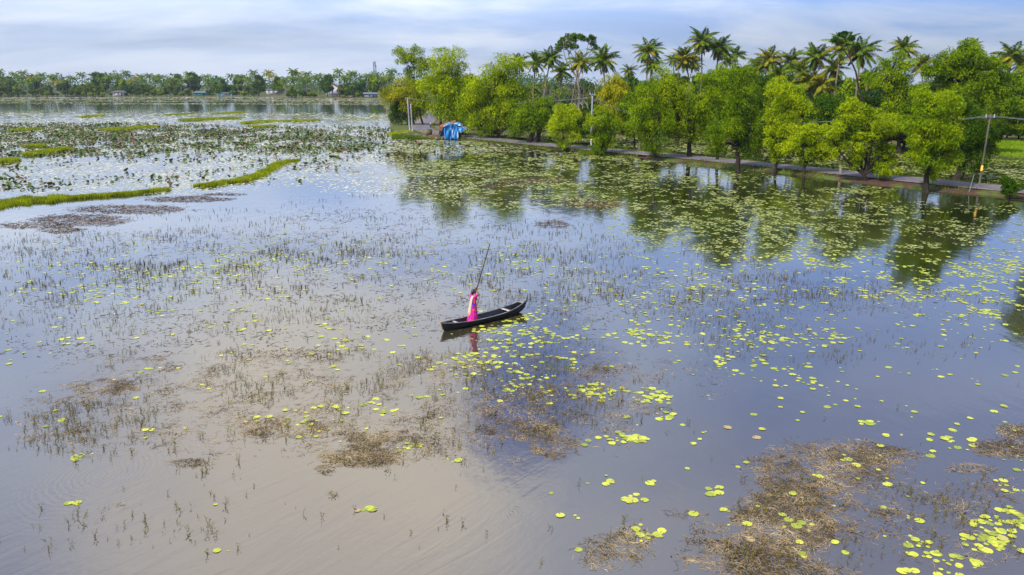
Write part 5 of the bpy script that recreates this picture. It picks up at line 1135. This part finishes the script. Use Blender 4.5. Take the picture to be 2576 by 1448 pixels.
SPR = [(950, 740, 1100, 130, .9), (1700, 730, 500, 120, .8), (1000, 900, 700, 120, 1.0), (700, 1040, 500, 70, .9), (400, 1050, 330, 60, .9), (1350, 960, 350, 80, 1.0), (1450, 1050, 300, 50, .7), (2100, 850, 450, 60, .55), (1200, 1100, 350, 40, .5), (250, 1120, 200, 40, .6), (2200, 780, 300, 60, .3), (400, 640, 450, 60, .7), (1300, 600, 300, 40, .4), (2100, 1260, 250, 60, .35), (2450, 1300, 200, 100, .3), (1600, 1350, 60, 40, .3), (2050, 1390, 200, 50, .4), (700, 1320, 500, 80, .10), (100, 1320, 200, 60, .12), (800, 1180, 400, 40, .25), (500, 560, 300, 30, .3), (1000, 510, 250, 60, .25)]
def dens_spr(xs, ys):
    w = Pn(xs, ys); a = vC(w[:, 0]*.8 + 3, w[:, 1]*.6); b = vA(w[:, 0]*.2 + 30, w[:, 1]*.17 + 7); c = vB(w[:, 0]*2.2, w[:, 1]*2.2); g = np.clip((a*.4 + b*.35 + c*.25 - .42)*7, 0, 2.4)
    d = blobs(xs, ys, SPR)*g*.56 + .0024
    hole = np.exp(-(((xs - 1310)/70)**2 + ((ys - 715)/30)**2)) ; hole2 = np.clip(1.2 - np.sqrt(((xs - 1180)/40)**2 + ((ys - 1330)/160)**2), 0, 1)
    return np.clip(d*(1 - hole), 0, 1)*is_water(xs, ys)
X2, Y2, R2 = scatter(490, 1480, dens_spr, lambda d: .085 + .0012*max(0, d - 30))
W2_ = Pn(X2, Y2); ok = ~(np.abs((W2_[:, 0] - mid.x)*(-math.sin(hd)) + (W2_[:, 1] - mid.y)*math.cos(hd)) < .5) | (np.abs((W2_[:, 0] - mid.x)*math.cos(hd) + (W2_[:, 1] - mid.y)*math.sin(hd)) > BL/2 + .2)
X2, Y2, W2_ = X2[ok], Y2[ok], W2_[ok]; n_ = len(X2); hgt = rng.uniform(.06, .20, n_)*(1 + .45*np.clip((Y2 - 820)/200, 0, 1))*(1 + .25*np.clip((depth_of(Y2) - 35)/40, 0, 1)); print('SPRIGS', n_)
sp = hgt/depth_of(Y2); sp = np.where((X2 > 0) & (X2 < 2576) & (Y2 < 1446), sp, 0); order = np.argsort(-sp); big, rest = order[:280], order[280:]
STt = [sprig_template(60 + k) for k in range(8)]; STm = [np_mesh('weed_sprig', v, [q], 'sprig') for v, q in STt]
qd = quads(big, X2, Y2, region); cr_ = crowd(W2_, big, .4)
for k, i in enumerate(big):
    o = bpy.data.objects.new('weed_sprig', STm[k % 8]); C.objects.link(o); o.location = W2_[i]; o.scale = (hgt[i],)*3; o.rotation_euler = (rng.normal()*.15, rng.normal()*.15, rng.random()*6.28); rg = qd[k]
    tag(o, ('tall' if hgt[i] > .19 else 'short') + (' lone' if cr_[k] == 0 else ' clumped') + ' weed sprig ' + rg, 'water weed', 'weed sprigs ' + rg)
nr = Y2[rest] > 760
STf = [sprig_template(90 + k, False) for k in range(8)]
tag(merged('water_weed_sprigs', [t[0] for t in STt], [t[1] for t in STt], W2_[rest][nr], hgt[rest][nr], rng.random(nr.sum())*6.28, 'sprig', tilt=.2), kind='stuff')
tag(merged('far_weed_sprigs', [t[0] for t in STf], [t[1] for t in STf], W2_[rest][~nr], hgt[rest][~nr]*1.1, rng.random((~nr).sum())*6.28, 'sprig', tilt=.2), kind='stuff')
# a few green reeds below the canoe
n_ = 90; xs = rng.normal(2045 - 1 - 0, 1, n_); xs = np.concatenate([rng.normal(1995, 16, 40), rng.normal(2030, 22, 50)])*.0 + np.concatenate([rng.normal(2045, 1, 0), rng.normal(1345, 0, 0), rng.normal(1405, 40, 90)]); ys = rng.normal(930, 7, 90)
blades('green_reeds', Pn(xs, ys, -.02), .34, .014, 'reed', lean=.15)

# floating mats of tangled weed
MATS_TAN = [(2080, 1185, 200, 75, .95), (2190, 1150, 130, 30, .7), (1960, 1330, 190, 60, .95), (1880, 1400, 160, 70, .9), (2020, 1270, 150, 50, .9), (1730, 1292, 60, 10, .7), (1540, 1395, 90, 45, .8), (1600, 1350, 60, 26, .7), (1400, 1125, 70, 32, .95), (1320, 1080, 130, 30, .75), (1290, 1040, 120, 26, .5), (1560, 1030, 130, 26, .4),
            (905, 1150, 115, 26, .95), (960, 1110, 110, 34, .85), (700, 1078, 140, 28, .75), (830, 1100, 80, 16, .4), (260, 975, 100, 24, .7), (180, 1010, 90, 18, .6), (100, 1060, 70, 20, .5), (90, 1100, 60, 22, .5), (300, 1065, 160, 16, .35), (470, 1165, 60, 12, .6), (2520, 1130, 80, 28, .8), (2550, 1085, 50, 18, .8), (2440, 1180, 70, 14, .5), (2500, 1260, 120, 60, .35), (2300, 1400, 160, 40, .3), (1440, 930, 130, 16, .5), (1300, 930, 120, 14, .2), (340, 900, 110, 10, .4), (1270, 1160, 60, 12, .25), (300, 1275, 22, 10, .6), (835, 1245, 14, 14, .4), (820, 1180, 30, 14, .5), (2200, 1290, 70, 14, .6), (1950, 1440, 220, 30, .6)]
MATS_TAN += [(900, 960, 700, 130, .30), (1250, 1030, 300, 80, .34), (400, 1060, 380, 90, .34), (900, 1110, 300, 60, .38), (1500, 960, 300, 70, .22), (2350, 1330, 250, 110, .28), (1500, 1080, 120, 60, .3)]
MATS_BRN = [(700, 640, 700, 60, .16), (1600, 740, 700, 60, .14), (900, 760, 900, 90, .18), (500, 870, 500, 60, .2), (1150, 480, 180, 40, .2), (1000, 560, 300, 40, .18), (200, 555, 120, 16, 1.0), (90, 568, 110, 10, .8), (330, 528, 150, 12, .85), (470, 502, 110, 8, 1.0), (560, 490, 60, 4, .7), (150, 578, 60, 10, 1.0), (1340, 455, 100, 8, .9), (1270, 470, 70, 6, .7), (1500, 516, 70, 9, .9), (1450, 505, 60, 6, .6), (1392, 566, 44, 12, .75), (1200, 440, 60, 8, .35), (888, 431, 22, 4, .6), (520, 815, 50, 14, .3), (1700, 760, 30, 12, .25), (340, 795, 50, 6, .25), (1250, 590, 40, 5, .15), (1270, 352+22, 130, 10, .25)]
def mats(name, L, ln, wd, m, y0, y1, thr, z0=.003, bits=False, xr=XR):
    def dn(xs, ys):
        w = Pn(xs, ys); a = vB(w[:, 0]*1.1 + 9, w[:, 1]*1.0); b = vC(w[:, 0]*4.5, w[:, 1]*4.5); e = blobs(xs, ys, L); return np.clip(e*np.clip((np.minimum(e*.62, .57) + a*.75 + b*.65 - thr)*1.9, 0, 1.1), 0, 1)*is_water(xs, ys)
    def rr(d): return math.sqrt(ln*wd/math.pi)*(1 + .010*max(0, d - 30))
    xs, ys, r_ = scatter(y0, y1, dn, rr, xr=xr); w = Pn(xs, ys); n_ = len(xs); k = r_/math.sqrt(ln*wd/math.pi)
    flow = (vA(w[:, 0]*.6, w[:, 1]*.6)*2.2 + (rng.random(n_) - .5)*1.5)*math.pi; d = np.stack([np.cos(flow), np.sin(flow), rng.normal(size=n_)*.05], 1); s_ = np.stack([-np.sin(flow), np.cos(flow), rng.normal(size=n_)*.3], 1)
    L_ = ln*rng.uniform(.4, 1.5, n_)[:, None]*k[:, None]; w[:, 2] = z0 + .007*rng.random(n_)
    bend = s_*L_*rng.normal(size=(n_, 1))*.18; wv = s_*wd*.5*k[:, None]*rng.uniform(.6, 1.4, n_)[:, None]
    V = np.stack([w - d*L_*.5 - wv*.5, w - d*L_*.5 + wv*.5, w + bend + wv, w + bend - wv, w + d*L_*.5 + wv*.3, w + d*L_*.5 - wv*.3], 1).reshape(-1, 3); b = np.arange(n_)[:, None]*6
    Q = np.concatenate([b + [0, 1, 2, 3], b + [3, 2, 4, 5]], 0); V[:, 2] = np.maximum(V[:, 2], .0015); print(name, n_)
    return tag(ob(name, np_mesh(name, V, [Q], m)), kind='stuff')
mats('tan_weed_mat', MATS_TAN, .21, .011, 'weed_tan', 880, 1480, .66)
mats('weed_mat_debris', MATS_TAN, .05, .024, 'weed_bits', 880, 1480, 1.05, .006)
mats('brown_weed_mat', MATS_BRN, .20, .03, 'weed_brown', 340, 900, .66)

# small floating leaves on the lake's left, sky sheen put into their colour
FILM = [(350, 300, 900, 16, .30), (350, 345, 800, 50, .55), (150, 440, 600, 46, .42), (700, 400, 300, 30, .45), (1000, 360, 120, 22, .55), (1130, 372, 170, 16, .35), (300, 480, 300, 10, .25), (1100, 430, 120, 16, .18), (650, 440, 330, 20, .30), (1000, 470, 200, 20, .20)]
def dens_film(xs, ys):
    w = Pn(xs, ys); a = vA(w[:, 0]*.35, w[:, 1]*.08 + 2); b = vB(w[:, 0]*.08, w[:, 1]*.05); return blobs(xs, ys, FILM)*np.clip((a*.5 + b*.5 - .20)*3.2, 0, 1.3)*is_water(xs, ys)
X3, Y3, R3 = scatter(284, 500, dens_film, lambda d: .09 + .0020*max(0, d - 60), xr=(-160, 1400)); W3 = Pn(X3, Y3); W3[:, 2] = .003 + .006*rng.random(len(X3)); print('FILM', len(X3))
tag(merged('sky_sheen_leaves', [t[0] for t in qp], [t[1] for t in qp], W3, R3*rng.uniform(.6, 1.4, len(X3)), rng.random(len(X3))*6.28, 'leaf_sky_sheen'), kind='stuff')
# far carpet of floating plants in front of the far shore
CARP = [(450, 252, 900, 5.0, .50), (80, 255, 300, 5, .5), (820, 254, 300, 5, .55), (1000, 262, 200, 3, .5), (400, 262.0, 620, 1.6, .5), (850, 264, 200, 1.4, .6), (200, 284, 500, 5, .25), (700, 292, 300, 5, .22), (500, 247, 900, 2.0, .6), (960, 300, 90, 3, .6), (880, 305, 60, 5, .5), (980, 290, 40, 3, .5)]
def dens_c(xs, ys):
    w = Pn(xs, ys); a = vA(w[:, 0]*.03, w[:, 1]*.04 + 2); b = vB(w[:, 0]*.12, w[:, 1]*.06); return blobs(xs, ys, CARP)*np.clip((a*.5 + b*.5 - .22)*3, 0, 1.2)*is_water(xs, ys)
X4, Y4, R4 = scatter(244.6, 312, dens_c, lambda d: .22 + .0013*max(0, d - 200), band=2, xr=(-160, 1100)); W4 = Pn(X4, Y4); W4[:, 2] = .004 + .01*rng.random(len(X4)); print('CARPET', len(X4))
tag(merged('far_floating_plants', [t[0] for t in qp], [t[1] for t in qp], W4, R4*rng.uniform(.6, 1.4, len(X4)), rng.random(len(X4))*6.28, 'carpet_far'), kind='stuff')

# lotus leaves standing above the water on the left
LOT = [(300, 345, 620, 26, .95), (620, 352, 330, 30, .9), (150, 372, 420, 26, .8), (760, 372, 200, 18, .8), (880, 340, 130, 20, .5), (200, 318, 300, 8, .5), (1000, 352, 90, 14, .35), (600, 395, 400, 16, .30), (60, 418, 160, 12, .30), (750, 420, 120, 14, .30), (400, 455, 350, 12, .22), (60, 470, 120, 10, .7), (520, 440, 200, 20, .22), (1150, 378, 160, 14, .18), (640, 455, 80, 10, .35), (30, 448, 60, 8, .5)]
def dens_l(xs, ys):
    w = Pn(xs, ys); a = vC(w[:, 0]*.22, w[:, 1]*.14 + 2); b = vB(w[:, 0]*.7, w[:, 1]*.5); return .42*blobs(xs, ys, LOT)*np.clip((a*.5 + b*.5 - .30)*3.2, 0, 1.5)*is_water(xs, ys)
X5, Y5, R5 = scatter(300, 492, dens_l, lambda d: .21, xr=(-200, 1320)); W5 = Pn(X5, Y5); n_ = len(X5); print('LOTUS', n_)
def lotus_t(seed):
    r2 = np.random.default_rng(seed); K_ = 10; dome = r2.uniform(.1, .5)*r2.choice([1, 1, -1]); tx, ty = r2.normal(size=2)*.35; hz = r2.uniform(.2, .95); V = [(0, 0, hz + dome*.4)]; a = np.arange(K_)*2*math.pi/K_
    for i in range(K_):
        fold = .22*math.sin(a[i]*2 + seed); x, y = .9*math.cos(a[i]), .9*math.sin(a[i]); V.append((x, y, max(.02, hz + fold + x*tx + y*ty - dome*.2)))
    T = [[0, 1 + i, 1 + (i + 1) % K_] for i in range(K_)]; b = len(V); V += [(-.03, 0, -.3), (.03, 0, -.3), (.0, .0, hz)]; T.append([b, b + 1, b + 2]); return np.array(V), np.array(T)
LT = [lotus_t(k) for k in range(10)]; sz = rng.uniform(.11, .25, n_)*rng.choice([1, 1, 1, 1.4], n_); q = sz/depth_of(Y5); q = np.where((X5 > 0) & (X5 < 1320), q, 0); order = np.argsort(-q); big, rest = order[:260], order[260:]
LM = [np_mesh('lotus_leaf', v, [t], 'lotus' if k % 5 else 'lotus_brown') for k, (v, t) in enumerate(LT)]
def lreg(dx, dy): return 'behind the left grass strip' if dx < 260 and dy > 425 else 'left of the curved grass strip' if dx < 640 and dy > 425 else 'by the tip of the curved grass strip' if dy > 395 and dx > 600 else 'at the near edge of the left lotus field' if dx < 450 else 'at the near edge of the middle lotus field' if dx < 850 else 'in the shallows before the tarp shack'
qd = quads(big, X5, Y5, lreg)
for k, i in enumerate(big):
    o = bpy.data.objects.new('lotus_leaf', LM[k % 10]); C.objects.link(o); o.location = W5[i]; o.scale = (sz[i],)*3; o.rotation_euler = (0, 0, rng.random()*6.28); rg = qd[k]
    tag(o, ('dark green' if (k % 10) % 5 else 'brownish') + ' lotus leaf ' + rg, 'lotus leaf', 'lotus leaves ' + rg)
bm = rng.random(len(rest)) < .2
for mk, m_, nm in ((~bm, 'lotus', 'lotus_field'), (bm, 'lotus_brown', 'withered_lotus_field')):
    tag(merged(nm, [t[0] for t in LT], [t[1] for t in LT], W5[rest][mk], sz[rest][mk], rng.random(mk.sum())*6.28, m_, tilt=.1), kind='stuff')

# bright grass strips in the lake
def grass_strip(name, pts_px, wid, h, n_, label_=None, w=.05):
    xs, ys = [], []
    t = rng.random(n_)*(len(pts_px) - 1); i = t.astype(int); f = t - i; A = np.array([p[:2] for p in pts_px]); Wd = np.array([p[2] for p in pts_px]); c = A[i]*(1 - f[:, None]) + A[i + 1]*f[:, None]; ww = Wd[i]*(1 - f) + Wd[i + 1]*f
    off = rng.uniform(-1, 1, n_)*ww*.9*(.25 + 1.1*vB(t*6, 4)); q = Pn(c[:, 0] + rng.normal(size=n_)*6, c[:, 1] + off, -.01)
    keep = vC(q[:, 0]*1.2, q[:, 1]*.6)*.6 + vB(q[:, 0]*.35, q[:, 1]*.2)*.4 > .22 + .42*(np.abs(off)/(ww + .01))**2
    return blades(name, q[keep], h, w, 'grass')
grass_strip('grass_strip', [(-160, 545, 14), (0, 516, 12), (60, 505, 13), (95, 506, 6), (135, 503, 10), (180, 501, 3), (240, 496, 3), (300, 492, 4), (345, 488, 2), (380, 485, .6)], 0, .34, 15000)
grass_strip('grass_strip', [(370, 484, 2.5), (455, 477, 1.5)], 0, .4, 1200)
grass_strip('grass_strip', [(480, 474, 1), (500, 472, 4), (540, 467, 6), (600, 457, 8), (640, 448, 9), (675, 432, 10), (700, 414, 6), (725, 409, 2.5), (742, 406, .6)], 0, .36, 16000)
for k, (a_, b_, w_, nn) in enumerate([((66, 392), (172, 377), 5, 5000), ((-10, 411), (44, 405), 5, 2500), ((70, 372), (112, 369), 3, 1500), ((258, 329), (330, 326), 4, 3200), ((320, 325), (392, 320), 3.5, 3200), ((455, 304), (600, 298), 4, 6000), ((612, 311), (690, 306), 3, 3000), ((30, 331), (100, 325), 3, 1500), ((200, 296), (260, 291), 2, 900), ((640, 321), (690, 319), 2, 1400), ((700, 306), (800, 304), 2, 2200), ((985, 341), (1030, 334), 5, 2600), ((540, 288), (610, 284), 2, 1200), ((420, 291), (480, 288), 1.5, 900)]):
    grass_strip('grass_patch', [(a_[0], a_[1], w_*.4), ((a_[0] + b_[0])/2, (a_[1] + b_[1])/2, w_), (b_[0], b_[1], w_*.4)], 0, .5, nn, w=.12)
# weedy grass on the flooded verge by the shack
blades('verge_weeds', Pn(rng.uniform(985, 1110, 5000), rng.uniform(338, 352, 5000), .02), .4, .10, 'verge')
blades('verge_weeds', Pn(rng.uniform(1455, 1690, 5000), rng.uniform(379, 392, 5000) + 0, .02), .35, .08, 'verge')
